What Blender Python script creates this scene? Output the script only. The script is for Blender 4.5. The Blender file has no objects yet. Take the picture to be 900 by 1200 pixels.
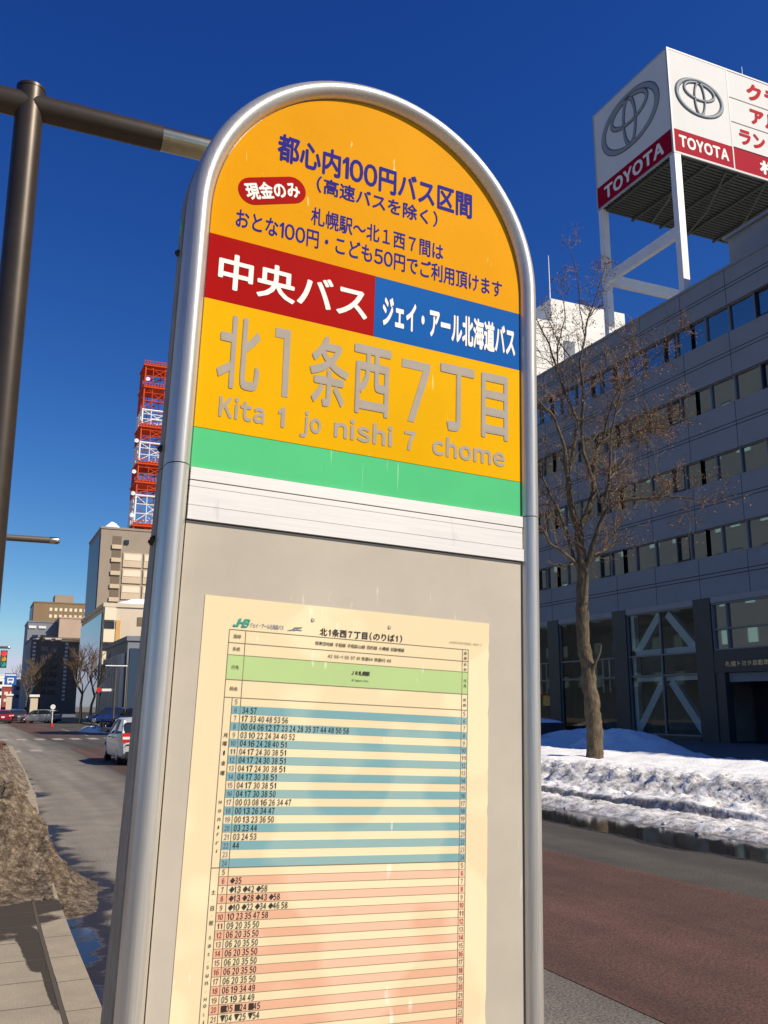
import bpy, math, random
from math import sin, cos, pi, radians
from mathutils import Vector, Matrix, noise

random.seed(7)
SC = bpy.context.scene
COL = SC.collection

# ---------------------------------------------------------------- camera
# world axes: +Y runs up the street, +X across it to the right, Z up; road at z = 0
cam = bpy.data.cameras.new('camera')
cam.sensor_fit = 'VERTICAL'
cam.sensor_height = 36.0
cam.lens = 1070.0 / 1200.0 * 36.0
cam.clip_start = 0.05
cam.clip_end = 6000
cam_ob = bpy.data.objects.new('camera', cam)
cam_ob.location = (0, 0, 1.8)
cam_ob.rotation_euler = (radians(90 + 12.03), 0, radians(-24))
COL.objects.link(cam_ob)
SC.camera = cam_ob

# ---------------------------------------------------------------- sky and sun
SUN_EL, SUN_AZ = radians(42), radians(138)      # azimuth clockwise from +Y
world = bpy.data.worlds.new('World')
SC.world = world
world.use_nodes = True
wn = world.node_tree
bg = wn.nodes['Background']
sky = wn.nodes.new('ShaderNodeTexSky')
sky.sky_type = 'NISHITA'
sky.sun_disc = False
sky.sun_elevation = SUN_EL
sky.sun_rotation = SUN_AZ
sky.altitude = 300
sky.air_density = 1.0
sky.dust_density = 0.0
sky.ozone_density = 3.0
# film-like response of the sky colour: deeper blue overhead, pale towards the horizon
sepc = wn.nodes.new('ShaderNodeSeparateColor')
comb = wn.nodes.new('ShaderNodeCombineColor')
wn.links.new(sky.outputs[0], sepc.inputs[0])
for i_, (pw, gain, cap) in enumerate(((1.85, 0.19, 6.5), (1.46, 0.403, 7.0), (0.95, 1.235, 10.0))):
    prev = sepc.outputs[i_]
    for op_, val in (('POWER', pw), ('MULTIPLY', gain), ('MINIMUM', cap)):
        nd_ = wn.nodes.new('ShaderNodeMath')
        nd_.operation = op_
        wn.links.new(prev, nd_.inputs[0])
        nd_.inputs[1].default_value = val
        prev = nd_.outputs[0]
    wn.links.new(prev, comb.inputs[i_])
wn.links.new(comb.outputs[0], bg.inputs['Color'])
bg.inputs['Strength'].default_value = 0.07
sun = bpy.data.lights.new('sun', 'SUN')
sun.energy = 4.8
sun.angle = radians(0.53)
sun.color = (1.0, 0.90, 0.74)
sun_ob = bpy.data.objects.new('sun', sun)
sd = Vector((sin(SUN_AZ) * cos(SUN_EL), cos(SUN_AZ) * cos(SUN_EL), sin(SUN_EL)))
sun_ob.rotation_euler = (-sd).to_track_quat('-Z', 'Y').to_euler()
sun_ob.location = sd * 50
COL.objects.link(sun_ob)
vs = SC.view_settings
vs.view_transform = 'Standard'
vs.look = 'None'
vs.gamma = 1.0
vs.use_curve_mapping = False
vs.exposure = 0.35

# ---------------------------------------------------------------- materials
def mat(name, col, rough=0.7, metal=0.0, var=0.0, scale=3.0, bump=0.0, bscale=None, spec=None, col2=None, stretch=None, detail=4, ramp=(0.35, 0.68)):
    m = bpy.data.materials.new(name)
    m.use_nodes = True
    nt = m.node_tree
    b = nt.nodes['Principled BSDF']
    b.inputs['Base Color'].default_value = (*col, 1)
    b.inputs['Roughness'].default_value = rough
    b.inputs['Metallic'].default_value = metal
    if spec is not None:
        b.inputs['Specular IOR Level'].default_value = spec
    if var or col2 or bump:
        tc = nt.nodes.new('ShaderNodeTexCoord')
        vec = tc.outputs['Object']
        if stretch:
            mp = nt.nodes.new('ShaderNodeMapping')
            mp.inputs['Scale'].default_value = stretch
            nt.links.new(vec, mp.inputs['Vector'])
            vec = mp.outputs[0]
    if var or col2:
        n = nt.nodes.new('ShaderNodeTexNoise')
        n.inputs['Scale'].default_value = scale
        n.inputs['Detail'].default_value = detail
        n.inputs['Roughness'].default_value = 0.65
        nt.links.new(vec, n.inputs['Vector'])
        r = nt.nodes.new('ShaderNodeValToRGB')
        a = tuple(c * (1 - var) for c in col)
        z = col2 if col2 else tuple(min(1, c * (1 + var)) for c in col)
        r.color_ramp.elements[0].position = ramp[0]
        r.color_ramp.elements[1].position = ramp[1]
        r.color_ramp.elements[0].color = (*a, 1)
        r.color_ramp.elements[1].color = (*z, 1)
        nt.links.new(n.outputs['Fac'], r.inputs['Fac'])
        nt.links.new(r.outputs['Color'], b.inputs['Base Color'])
    if bump:
        n2 = nt.nodes.new('ShaderNodeTexNoise')
        n2.inputs['Scale'].default_value = bscale or scale * 4
        n2.inputs['Detail'].default_value = 5
        nt.links.new(vec, n2.inputs['Vector'])
        bp = nt.nodes.new('ShaderNodeBump')
        bp.inputs['Strength'].default_value = min(1, bump)
        bp.inputs['Distance'].default_value = 0.02
        nt.links.new(n2.outputs['Fac'], bp.inputs['Height'])
        nt.links.new(bp.outputs[0], b.inputs['Normal'])
    return m


def scratched(m, amount=0.8, scale=(120, 120, 9), thr=0.70, col=(0.9, 0.86, 0.74)):
    """thin near-vertical scratches and flecks worn into a surface"""
    nt = m.node_tree
    b = nt.nodes['Principled BSDF']
    tc = nt.nodes.new('ShaderNodeTexCoord')
    mp = nt.nodes.new('ShaderNodeMapping')
    mp.inputs['Scale'].default_value = scale
    mp.inputs['Rotation'].default_value = (0, 0.18, 0)
    n = nt.nodes.new('ShaderNodeTexNoise')
    n.inputs['Scale'].default_value = 1.0
    n.inputs['Detail'].default_value = 2
    nt.links.new(tc.outputs['Object'], mp.inputs['Vector'])
    nt.links.new(mp.outputs[0], n.inputs['Vector'])
    big = nt.nodes.new('ShaderNodeTexNoise')
    big.inputs['Scale'].default_value = 7.0
    nt.links.new(tc.outputs['Object'], big.inputs['Vector'])
    add = nt.nodes.new('ShaderNodeMath')
    add.operation = 'MULTIPLY_ADD'
    add.inputs[1].default_value = 0.45
    nt.links.new(big.outputs['Fac'], add.inputs[0])
    nt.links.new(n.outputs['Fac'], add.inputs[2])
    mr = nt.nodes.new('ShaderNodeMapRange')
    mr.inputs['From Min'].default_value = thr + 0.225
    mr.inputs['From Max'].default_value = thr + 0.285
    mr.inputs['To Max'].default_value = amount
    nt.links.new(add.outputs[0], mr.inputs['Value'])
    mix = nt.nodes.new('ShaderNodeMix')
    mix.data_type = 'RGBA'
    mix.inputs['B'].default_value = (*col, 1)
    src = b.inputs['Base Color']
    if src.is_linked:
        nt.links.new(src.links[0].from_socket, mix.inputs['A'])
    else:
        mix.inputs['A'].default_value = src.default_value
    nt.links.new(mr.outputs[0], mix.inputs['Factor'])
    nt.links.new(mix.outputs['Result'], src)
    return m


def glass_mat(name, tint=(0.6, 0.7, 0.72), refl=0.25):
    m = bpy.data.materials.new(name)
    m.use_nodes = True
    nt = m.node_tree
    for n in list(nt.nodes):
        nt.nodes.remove(n)
    out = nt.nodes.new('ShaderNodeOutputMaterial')
    tr = nt.nodes.new('ShaderNodeBsdfTransparent')
    tr.inputs[0].default_value = (*tint, 1)
    gl = nt.nodes.new('ShaderNodeBsdfGlossy')
    gl.inputs['Roughness'].default_value = 0.02
    fr = nt.nodes.new('ShaderNodeFresnel')
    fr.inputs['IOR'].default_value = 1.5
    mx = nt.nodes.new('ShaderNodeMixShader')
    nt.links.new(fr.outputs[0], mx.inputs[0])
    nt.links.new(tr.outputs[0], mx.inputs[1])
    nt.links.new(gl.outputs[0], mx.inputs[2])
    nt.links.new(mx.outputs[0], out.inputs['Surface'])
    return m


M = {}
M['alu'] = mat('brushed_aluminium', (0.62, 0.59, 0.53), 0.33, 0.60, var=0.10, scale=6, stretch=(60, 60, 1.5), bump=0.05, bscale=12)
M['alu_dull'] = mat('dull_aluminium', (0.27, 0.24, 0.195), 0.55, 0.2, var=0.28, scale=5, stretch=(20, 20, 4))
M['alu_white'] = scratched(mat('white_anodised_strip', (0.70, 0.675, 0.63), 0.42, 0.25, var=0.06, scale=8, stretch=(1, 1, 40)), 0.35, (60, 60, 8), 0.68, (0.45, 0.43, 0.40))
M['dark_gap'] = mat('dark_gap', (0.03, 0.028, 0.025), 0.8)
M['orange'] = scratched(mat('orange_yellow_sticker', (0.68, 0.295, 0.0), 0.6, spec=0.04, var=0.07, scale=2.2, detail=8), 0.55, (90, 90, 22), 0.735, (0.95, 0.75, 0.35))
M['yellow'] = scratched(mat('yellow_sticker', (0.73, 0.385, 0.0), 0.6, spec=0.04, var=0.07, scale=2.2, detail=8), 0.5, (110, 110, 8), 0.735, (0.95, 0.85, 0.4))
M['red'] = mat('red_sticker', (0.34, 0.002, 0.002), 0.6, spec=0.04, var=0.05, scale=6)
M['blue'] = mat('blue_sticker', (0.004, 0.095, 0.36), 0.6, spec=0.04, var=0.05, scale=6)
M['green'] = scratched(mat('green_sticker', (0.085, 0.50, 0.20), 0.6, spec=0.04, var=0.04, scale=6), 0.55, (150, 150, 7), 0.70, (0.45, 0.75, 0.45))
M['navy_ink'] = mat('navy_lettering', (0.018, 0.016, 0.22), 0.6, spec=0.04)
M['white_ink'] = mat('white_lettering', (0.88, 0.82, 0.76), 0.6, spec=0.04)
M['grey_ink'] = mat('silver_grey_lettering', (0.37, 0.32, 0.265), 0.6, 0.0, spec=0.1, var=0.05, scale=25)
M['board'] = scratched(mat('warm_grey_board', (0.43, 0.385, 0.315), 0.42, spec=0.2, col2=(0.52, 0.465, 0.385), scale=3.5, detail=9), 0.5, (70, 70, 14), 0.70, (0.72, 0.66, 0.54))
M['paper'] = scratched(mat('cream_poster_paper', (0.745, 0.62, 0.39), 0.6, spec=0.06, var=0.0, scale=4, col2=(0.82, 0.69, 0.44), detail=2, ramp=(0.49, 0.53)), 0.6, (60, 60, 14), 0.72, (0.97, 0.93, 0.80))
M['stripe_blue'] = scratched(mat('blue_stripe_print', (0.185, 0.36, 0.385), 0.6, spec=0.06, col2=(0.27, 0.42, 0.41), scale=4, detail=2, ramp=(0.49, 0.53)), 0.5, (60, 60, 14), 0.72, (0.7, 0.8, 0.75))
M['stripe_pink'] = scratched(mat('pink_stripe_print', (0.70, 0.40, 0.26), 0.6, spec=0.06, col2=(0.79, 0.49, 0.34), scale=4, detail=2, ramp=(0.49, 0.53)), 0.5, (60, 60, 14), 0.72, (0.92, 0.75, 0.6))
M['band_green'] = scratched(mat('pale_green_band_print', (0.42, 0.56, 0.24), 0.6, spec=0.06, var=0.04, scale=5), 0.6, (60, 60, 14), 0.69, (0.75, 0.85, 0.6))
M['black_ink'] = mat('black_print', (0.03, 0.022, 0.015), 0.5)
M['grey_print'] = mat('grey_print', (0.22, 0.17, 0.11), 0.5)
M['teal_ink'] = mat('teal_print', (0.02, 0.30, 0.20), 0.5)
M['slate_ink'] = mat('slate_print', (0.12, 0.15, 0.24), 0.5)
M['red_print'] = mat('dark_red_print', (0.25, 0.02, 0.02), 0.5)
M['concrete'] = mat('concrete', (0.30, 0.28, 0.25), 0.85, var=0.15, scale=5, bump=0.3)
M['bronze'] = mat('dark_bronze_paint', (0.060, 0.046, 0.034), 0.38, 0.5, var=0.12, scale=9)
M['steel'] = mat('polished_steel', (0.50, 0.44, 0.30), 0.25, 1.0, var=0.1, scale=20)

# ---------------------------------------------------------------- mesh helpers
class MB:
    def __init__(self):
        self.v, self.f, self.mi = [], [], []

    def add(self, vs_, fs_, m=0):
        o = len(self.v)
        self.v += [tuple(p) for p in vs_]
        for f in fs_:
            self.f.append(tuple(i + o for i in f))
            self.mi.append(m)
        return self

    def box(self, x0, x1, y0, y1, z0, z1, m=0):
        v = [(x, y, z) for z in (z0, z1) for y in (y0, y1) for x in (x0, x1)]
        return self.add(v, [(0, 2, 3, 1), (4, 5, 7, 6), (0, 1, 5, 4), (2, 6, 7, 3), (0, 4, 6, 2), (1, 3, 7, 5)], m)

    def quad(self, a, b, c, d, m=0):
        return self.add([a, b, c, d], [(0, 1, 2, 3)], m)

    def prism(self, poly, fn, d0, d1, m=0):
        """poly: 2D points; fn(x, y, d) -> 3D"""
        n = len(poly)
        v = [fn(x, y, d0) for x, y in poly] + [fn(x, y, d1) for x, y in poly]
        fs = [tuple(range(n - 1, -1, -1)), tuple(range(n, 2 * n))]
        fs += [(i, (i + 1) % n, n + (i + 1) % n, n + i) for i in range(n)]
        return self.add(v, fs, m)

    def tube(self, pts, rad, n=8, m=0, caps=True):
        pts = [Vector(p) for p in pts]
        if not hasattr(rad, '__len__'):
            rad = [rad] * len(pts)
        vs_, fs_ = [], []
        ref = None
        for i, p in enumerate(pts):
            a = pts[max(i - 1, 0)]
            b = pts[min(i + 1, len(pts) - 1)]
            t = (b - a)
            t = t.normalized() if t.length > 1e-9 else Vector((0, 0, 1))
            if ref is None:
                ref = Vector((1, 0, 0)) if abs(t.x) < 0.8 else Vector((0, 1, 0))
            e1 = (ref - t * ref.dot(t)).normalized()
            ref = e1
            e2 = t.cross(e1)
            for k in range(n):
                th = 2 * pi * k / n
                vs_.append(p + (e1 * cos(th) + e2 * sin(th)) * rad[i])
        for i in range(len(pts) - 1):
            for k in range(n):
                k2 = (k + 1) % n
                fs_.append((i * n + k, i * n + k2, (i + 1) * n + k2, (i + 1) * n + k))
        if caps:
            fs_.append(tuple(range(n - 1, -1, -1)))
            fs_.append(tuple((len(pts) - 1) * n + k for k in range(n)))
        return self.add(vs_, fs_, m)

    def build(self, name, mats, parent=None, smooth=False, angle=40, loc=None):
        me = bpy.data.meshes.new(name)
        me.from_pydata(self.v, [], self.f)
        for m in (mats if isinstance(mats, (list, tuple)) else [mats]):
            me.materials.append(m)
        if any(self.mi):
            me.polygons.foreach_set('material_index', self.mi)
        if smooth:
            me.polygons.foreach_set('use_smooth', [True] * len(me.polygons))
            me.set_sharp_from_angle(angle=radians(angle))
        me.update()
        o = bpy.data.objects.new(name, me)
        COL.objects.link(o)
        if parent:
            o.parent = parent
        if loc:
            o.location = loc
        return o


def tag(o, label=None, cat=None, group=None, kind=None):
    for k, v in (('label', label), ('category', cat), ('group', group), ('kind', kind)):
        if v:
            o[k] = v
    return o


def thing(name, label, cat, loc=(0, 0, 0), rotz=0.0, group=None):
    o = bpy.data.objects.new(name, None)
    o.empty_display_size = 0.3
    o.location = loc
    o.rotation_euler = (0, 0, rotz)
    COL.objects.link(o)
    return tag(o, label, cat, group)


def copy_tree(o, parent=None):
    c = o.copy()
    COL.objects.link(c)
    if parent:
        c.parent = parent
    for ch in [x for x in o.children]:
        copy_tree(ch, c)
    return c


# ---------------------------------------------------------------- lettering
_cu = bpy.data.curves.new('glyph_source', 'FONT')
_cu.resolution_u = 3
_go = bpy.data.objects.new('glyph_source', _cu)
COL.objects.link(_go)
_cache = {}


ONE = ([(0.20, 0.50), (0.20, 0.585), (0.335, 0.73), (0.425, 0.73), (0.425, 0.0), (0.33, 0.0), (0.33, 0.59)], [(0, 6, 3, 2, 1), (5, 4, 3, 6)], (0.20, 0.425, 0.0, 0.73))


def glyph(ch, bold):
    if ch == '1':
        return ONE
    if 33 <= ord(ch) <= 126:
        ch = chr(ord(ch) + 0xFEE0)
    k = (ch, bold)
    if k not in _cache:
        _cu.body = ch
        _cu.offset = bold
        dg = bpy.context.evaluated_depsgraph_get()
        dg.update()
        me = bpy.data.meshes.new_from_object(_go.evaluated_get(dg))
        v = [(p.co.x, p.co.y) for p in me.vertices]
        f = [tuple(p.vertices) for p in me.polygons]
        bpy.data.meshes.remove(me)
        if v:
            bb = (min(p[0] for p in v), max(p[0] for p in v), min(p[1] for p in v), max(p[1] for p in v))
        else:
            bb = (0, 0, 0, 0)
        _cache[k] = (v, f, bb)
    return _cache[k]


def text(mb, s, x0, x1, y0, y1, fn, bold=0.02, m=0, ref=None, gap=0.10, xf=None, narrow=1.0, space=0.42):
    """set s into the ink box x0..x1, y0..y1 ; fn(x, y) -> 3D point"""
    pen, items = 0.0, []
    fat = max(0.0, bold)          # heavier strokes come from stacked, slightly shifted copies
    bold = 0.0
    for ch in s:
        if ch == ' ':
            pen += space
            continue
        g = glyph(ch, bold)
        if ord(ch) < 128:
            w = (g[2][1] - g[2][0]) * narrow
            items.append((g, pen - g[2][0] * narrow + gap / 2, narrow))
            pen += w + gap
        else:
            items.append((g, pen, 1.0))
            pen += 1.0
    ax = min(o + g[2][0] * n for g, o, n in items)
    bx = max(o + g[2][1] * n for g, o, n in items)
    if ref:
        ay, by = glyph(ref, bold)[2][2:4]
    else:
        ay = min(g[2][2] for g, o, n in items)
        by = max(g[2][3] for g, o, n in items)
    ax, bx, ay, by = ax - fat, bx + fat, ay - fat, by + fat
    sx = (x1 - x0) / (bx - ax)
    sy = (y1 - y0) / (by - ay)
    o0 = Vector(fn(0, 0))
    nv = (Vector(fn(1, 0)) - o0).cross(Vector(fn(0, 1)) - o0).normalized() * (1 if sx > 0 else -1)
    step = max(2e-5, abs(sy) * 4e-4)
    copies = [(0, 0)]
    if fat > 0:
        copies = [(-fat, -fat), (fat, -fat), (fat, fat), (-fat, fat)] if fat < 0.014 else [(fat * cos(pi * q / 4), fat * sin(pi * q / 4)) for q in range(8)] + [(0, 0)]
    for ci, (dx, dy) in enumerate(copies):
        off = nv * (step * ci)
        for g, o, n in items:
            vs_ = []
            for x, y in g[0]:
                px, py = x0 + (x * n + o + dx - ax) * sx, y0 + (y + dy - ay) * sy
                if xf:
                    px, py = xf(px, py)
                vs_.append(Vector(fn(px, py)) + off)
            mb.add(vs_, g[1], m)
    return mb


# ================================================================ GROUND AND STREET
def sheet_grid(xs, ys, zf):
    mb = MB()
    v = [(x, y, zf(x, y)) for y in ys for x in xs]
    n = len(xs)
    f = [(j * n + i, j * n + i + 1, (j + 1) * n + i + 1, (j + 1) * n + i) for j in range(len(ys) - 1) for i in range(n - 1)]
    return mb.add(v, f)


def frange(a, b, st):
    n = max(1, int(round((b - a) / st)))
    return [a + (b - a) * i / n for i in range(n + 1)]


def sstep(a, b, x):
    t = max(0.0, min(1.0, (x - a) / (b - a)))
    return t * t * (3 - 2 * t)


def kerb_x(y):
    return 0.81 + 0.028 * (math.sqrt((max(y, 0) - 9.5) ** 2 + 9) + (max(y, 0) - 9.5)) - 0.017 * (math.sqrt((max(y, 0) - 19) ** 2 + 9) + (max(y, 0) - 19)) - 0.006


def road_material(name, base, base2, wet=True):
    m = mat(name, base, 0.82, var=0.0, col2=base2, scale=1.3, detail=8)
    nt = m.node_tree
    b = nt.nodes['Principled BSDF']
    L = nt.links
    tc = nt.nodes.new('ShaderNodeTexCoord')
    # stone grain
    g = nt.nodes.new('ShaderNodeTexNoise')
    g.inputs['Scale'].default_value = 55
    g.inputs['Detail'].default_value = 3
    L.new(tc.outputs['Object'], g.inputs['Vector'])
    gr = nt.nodes.new('ShaderNodeMapRange')
    gr.inputs['From Min'].default_value = 0.3
    gr.inputs['From Max'].default_value = 0.7
    gr.inputs['To Min'].default_value = 0.45
    gr.inputs['To Max'].default_value = 1.55
    L.new(g.outputs['Fac'], gr.inputs['Value'])
    mul = nt.nodes.new('ShaderNodeMix')
    mul.data_type = 'RGBA'
    mul.blend_type = 'MULTIPLY'
    mul.inputs['Factor'].default_value = 1
    L.new(b.inputs['Base Color'].links[0].from_socket, mul.inputs['A'])
    L.new(gr.outputs[0], mul.inputs['B'])
    # tyre-worn streaks along the street
    mp = nt.nodes.new('ShaderNodeMapping')
    mp.inputs['Scale'].default_value = (1.6, 0.06, 1)
    L.new(tc.outputs['Object'], mp.inputs['Vector'])
    st = nt.nodes.new('ShaderNodeTexNoise')
    st.inputs['Scale'].default_value = 1.0
    st.inputs['Detail'].default_value = 4
    L.new(mp.outputs[0], st.inputs['Vector'])
    sr = nt.nodes.new('ShaderNodeMapRange')
    sr.inputs['From Min'].default_value = 0.3
    sr.inputs['From Max'].default_value = 0.7
    sr.inputs['To Min'].default_value = 0.72
    sr.inputs['To Max'].default_value = 1.25
    L.new(st.outputs['Fac'], sr.inputs['Value'])
    mul2 = nt.nodes.new('ShaderNodeMix')
    mul2.data_type = 'RGBA'
    mul2.blend_type = 'MULTIPLY'
    mul2.inputs['Factor'].default_value = 1
    L.new(mul.outputs['Result'], mul2.inputs['A'])
    L.new(sr.outputs[0], mul2.inputs['B'])
    col = mul2.outputs['Result']
    bp = nt.nodes.new('ShaderNodeBump')
    bp.inputs['Strength'].default_value = 0.5
    bp.inputs['Distance'].default_value = 0.008
    L.new(g.outputs['Fac'], bp.inputs['Height'])
    if wet:
        # melt water along both gutters: position across the road plus noise
        sep = nt.nodes.new('ShaderNodeSeparateXYZ')
        L.new(tc.outputs['Object'], sep.inputs[0])
        wn_ = nt.nodes.new('ShaderNodeTexNoise')
        wn_.inputs['Scale'].default_value = 0.55
        wn_.inputs['Detail'].default_value = 6
        wn_.inputs['Roughness'].default_value = 0.6
        L.new(tc.outputs['Object'], wn_.inputs['Vector'])

        def ramp(src, a, z, lo=0.0, hi=1.0):
            r = nt.nodes.new('ShaderNodeMapRange')
            r.inputs['From Min'].default_value = a
            r.inputs['From Max'].default_value = z
            r.inputs['To Min'].default_value = lo
            r.inputs['To Max'].default_value = hi
            L.new(src, r.inputs['Value'])
            return r.outputs[0]

        def op(o, a, c):
            r = nt.nodes.new('ShaderNodeMath')
            r.operation = o
            for i, x in enumerate((a, c)):
                if isinstance(x, (int, float)):
                    r.inputs[i].default_value = x
                else:
                    L.new(x, r.inputs[i])
            return r.outputs[0]
        left = ramp(sep.outputs['X'], 0.8, 2.9, 0.60, -0.15)
        right = ramp(sep.outputs['X'], 7.5, 8.9, -0.6, 0.70)
        near = ramp(sep.outputs['Y'], 36, 46, 0.0, -0.6)
        s = op('ADD', op('ADD', op('MAXIMUM', left, right), near), wn_.outputs['Fac'])
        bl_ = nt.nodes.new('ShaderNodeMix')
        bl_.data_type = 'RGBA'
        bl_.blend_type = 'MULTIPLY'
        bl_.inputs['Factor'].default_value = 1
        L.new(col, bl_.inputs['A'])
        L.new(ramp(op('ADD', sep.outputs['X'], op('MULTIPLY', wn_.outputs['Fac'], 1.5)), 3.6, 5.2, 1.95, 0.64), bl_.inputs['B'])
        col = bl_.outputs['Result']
        wetm = ramp(s, 0.86, 0.93)
        pud = ramp(s, 0.99, 1.02)
        d1 = nt.nodes.new('ShaderNodeMix')
        d1.data_type = 'RGBA'
        L.new(wetm, d1.inputs['Factor'])
        L.new(col, d1.inputs['A'])
        d1.inputs['B'].default_value = (0.016, 0.013, 0.011, 1)
        col = d1.outputs['Result']
        rr = op('SUBTRACT', 0.82, op('ADD', op('MULTIPLY', wetm, 0.42), op('MULTIPLY', pud, 0.36)))
        L.new(rr, b.inputs['Roughness'])
        L.new(ramp(wetm, 0, 1, 0.4, 0.22), b.inputs['Specular IOR Level'])
        L.new(ramp(pud, 0, 1, 0.5, 0.02), bp.inputs['Strength'])
    L.new(col, b.inputs['Base Color'])
    L.new(bp.outputs[0], b.inputs['Normal'])
    return m


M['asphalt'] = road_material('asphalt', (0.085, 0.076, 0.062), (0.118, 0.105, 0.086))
M['red_asphalt'] = road_material('red_brown_bus_lane_asphalt', (0.072, 0.034, 0.023), (0.098, 0.047, 0.032), wet=False)
M['ground'] = mat('city_ground', (0.16, 0.15, 0.14), 0.9, var=0.2, scale=0.2)
M['paving'] = mat('concrete_paving_slabs', (0.31, 0.26, 0.185), 0.85, var=0.16, scale=1.5, bump=0.25, bscale=60, detail=8)
M['granite'] = mat('granite_kerb', (0.32, 0.265, 0.185), 0.8, var=0.14, scale=3, bump=0.25, bscale=70, detail=8)
M['joint'] = mat('dark_joint', (0.075, 0.06, 0.042), 0.9)
M['plaza'] = mat('dark_plaza_paving', (0.13, 0.125, 0.12), 0.7, var=0.15, scale=0.8)
M['line_white'] = mat('worn_white_road_paint', (0.20, 0.18, 0.15), 0.8, col2=(0.44, 0.41, 0.35), scale=5, detail=8, ramp=(0.42, 0.60))

g = MB().quad((-3000, -3000, -0.16), (3000, -3000, -0.16), (3000, 3000, -0.16), (-3000, 3000, -0.16)).build('ground', M['ground'])
tag(g, kind='structure')
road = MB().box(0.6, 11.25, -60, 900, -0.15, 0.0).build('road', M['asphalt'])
tag(road, kind='structure')
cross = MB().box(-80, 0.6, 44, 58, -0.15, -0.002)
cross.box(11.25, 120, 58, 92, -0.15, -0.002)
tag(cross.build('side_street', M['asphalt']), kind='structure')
lane = sheet_grid([3.85, 6.9], [-30, 4, 5, 6, 7, 8, 9, 10, 11, 43], lambda x, y: 0.004)
lane2 = MB()
lane2.v = [(x + (0.25 * sstep(12, 4, y) if x > 5 else 0.35 * sstep(15, 45, y)), y, z) for x, y, z in lane.v]
lane2.f, lane2.mi = lane.f, lane.mi
lane2.add([(4.0, 60, 0.004), (6.9, 60, 0.004), (6.9, 700, 0.004), (3.6, 700, 0.004)], [(0, 1, 2, 3)])
tag(lane2.build('bus_lane', M['red_asphalt']), kind='structure')
marks = MB()
for x, y in [(1.85, 41.2), (2.72, 41.8)]:
    marks.box(x - 0.24, x + 0.24, y - 0.9, y + 0.9, 0.0045, 0.008)
for i in range(9):
    x = 1.9 + i * 0.95
    marks.box(x - 0.26, x + 0.26, 54.6, 57.2, 0.0045, 0.008)
marks.box(6.98, 7.1, 62, 66, 0.0045, 0.008)
marks.box(6.98, 7.1, 74, 80, 0.0045, 0.008)
tag(marks.build('road_markings', M['line_white']), kind='structure')

# left pavement, its slabs' joints, and the granite kerb
def kerb_strip(y0, y1, xin, z0, z1, step=0.4):
    mb = MB()
    ys = frange(y0, y1, step)
    for a, b in zip(ys[:-1], ys[1:]):
        v = [(xin(a), a, z0), (kerb_x(a), a, z0), (kerb_x(b), b, z0), (xin(b), b, z0),
             (xin(a), a, z1), (kerb_x(a), a, z1), (kerb_x(b), b, z1), (xin(b), b, z1)]
        mb.add(v, [(4, 5, 6, 7), (1, 2, 6, 5), (0, 4, 7, 3), (0, 1, 5, 4), (3, 7, 6, 2)])
    return mb


walk = MB()
ys = frange(-40, 43.5, 0.5)
for a, b in zip(ys[:-1], ys[1:]):
    walk.add([(-7, a, 0.146), (kerb_x(a) - 0.21, a, 0.146), (kerb_x(b) - 0.21, b, 0.146), (-7, b, 0.146)], [(0, 1, 2, 3)])
walk.box(-7, 0.55, 43.2, 43.5, -0.15, 0.145)
tag(walk.build('pavement', M['paving']), kind='structure')
kerb = kerb_strip(-40, 43.5, lambda y: kerb_x(y) - 0.195, -0.14, 0.15)
kj = kerb_strip
tag(kerb.build('kerb', M['granite'], smooth=False), kind='structure')
jm = MB()
y = 0.35
while y < 30:
    jm.box(kerb_x(y) - 0.195, kerb_x(y) + 0.0015, y, y + 0.005, 0.02, 0.1512)
    y += 0.6
y = 0.2
while y < 20:
    jm.box(-6, kerb_x(y) - 0.215, y, y + 0.006, 0.12, 0.1475)
    y += 0.52
for k in range(6):
    x = -0.55 - k * 0.9
    jm.box(x, x + 0.006, -5, 20, 0.12, 0.1478)
for a, b in zip(ys[:-1], ys[1:]):
    if -5 < a < 30:
        jm.add([(kerb_x(a) - 0.222, a, 0.1482), (kerb_x(a) - 0.192, a, 0.1482), (kerb_x(b) - 0.192, b, 0.1482), (kerb_x(b) - 0.222, b, 0.1482)], [(0, 1, 2, 3)])
tag(jm.build('pavement_joints', M['joint']), kind='structure')


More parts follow.
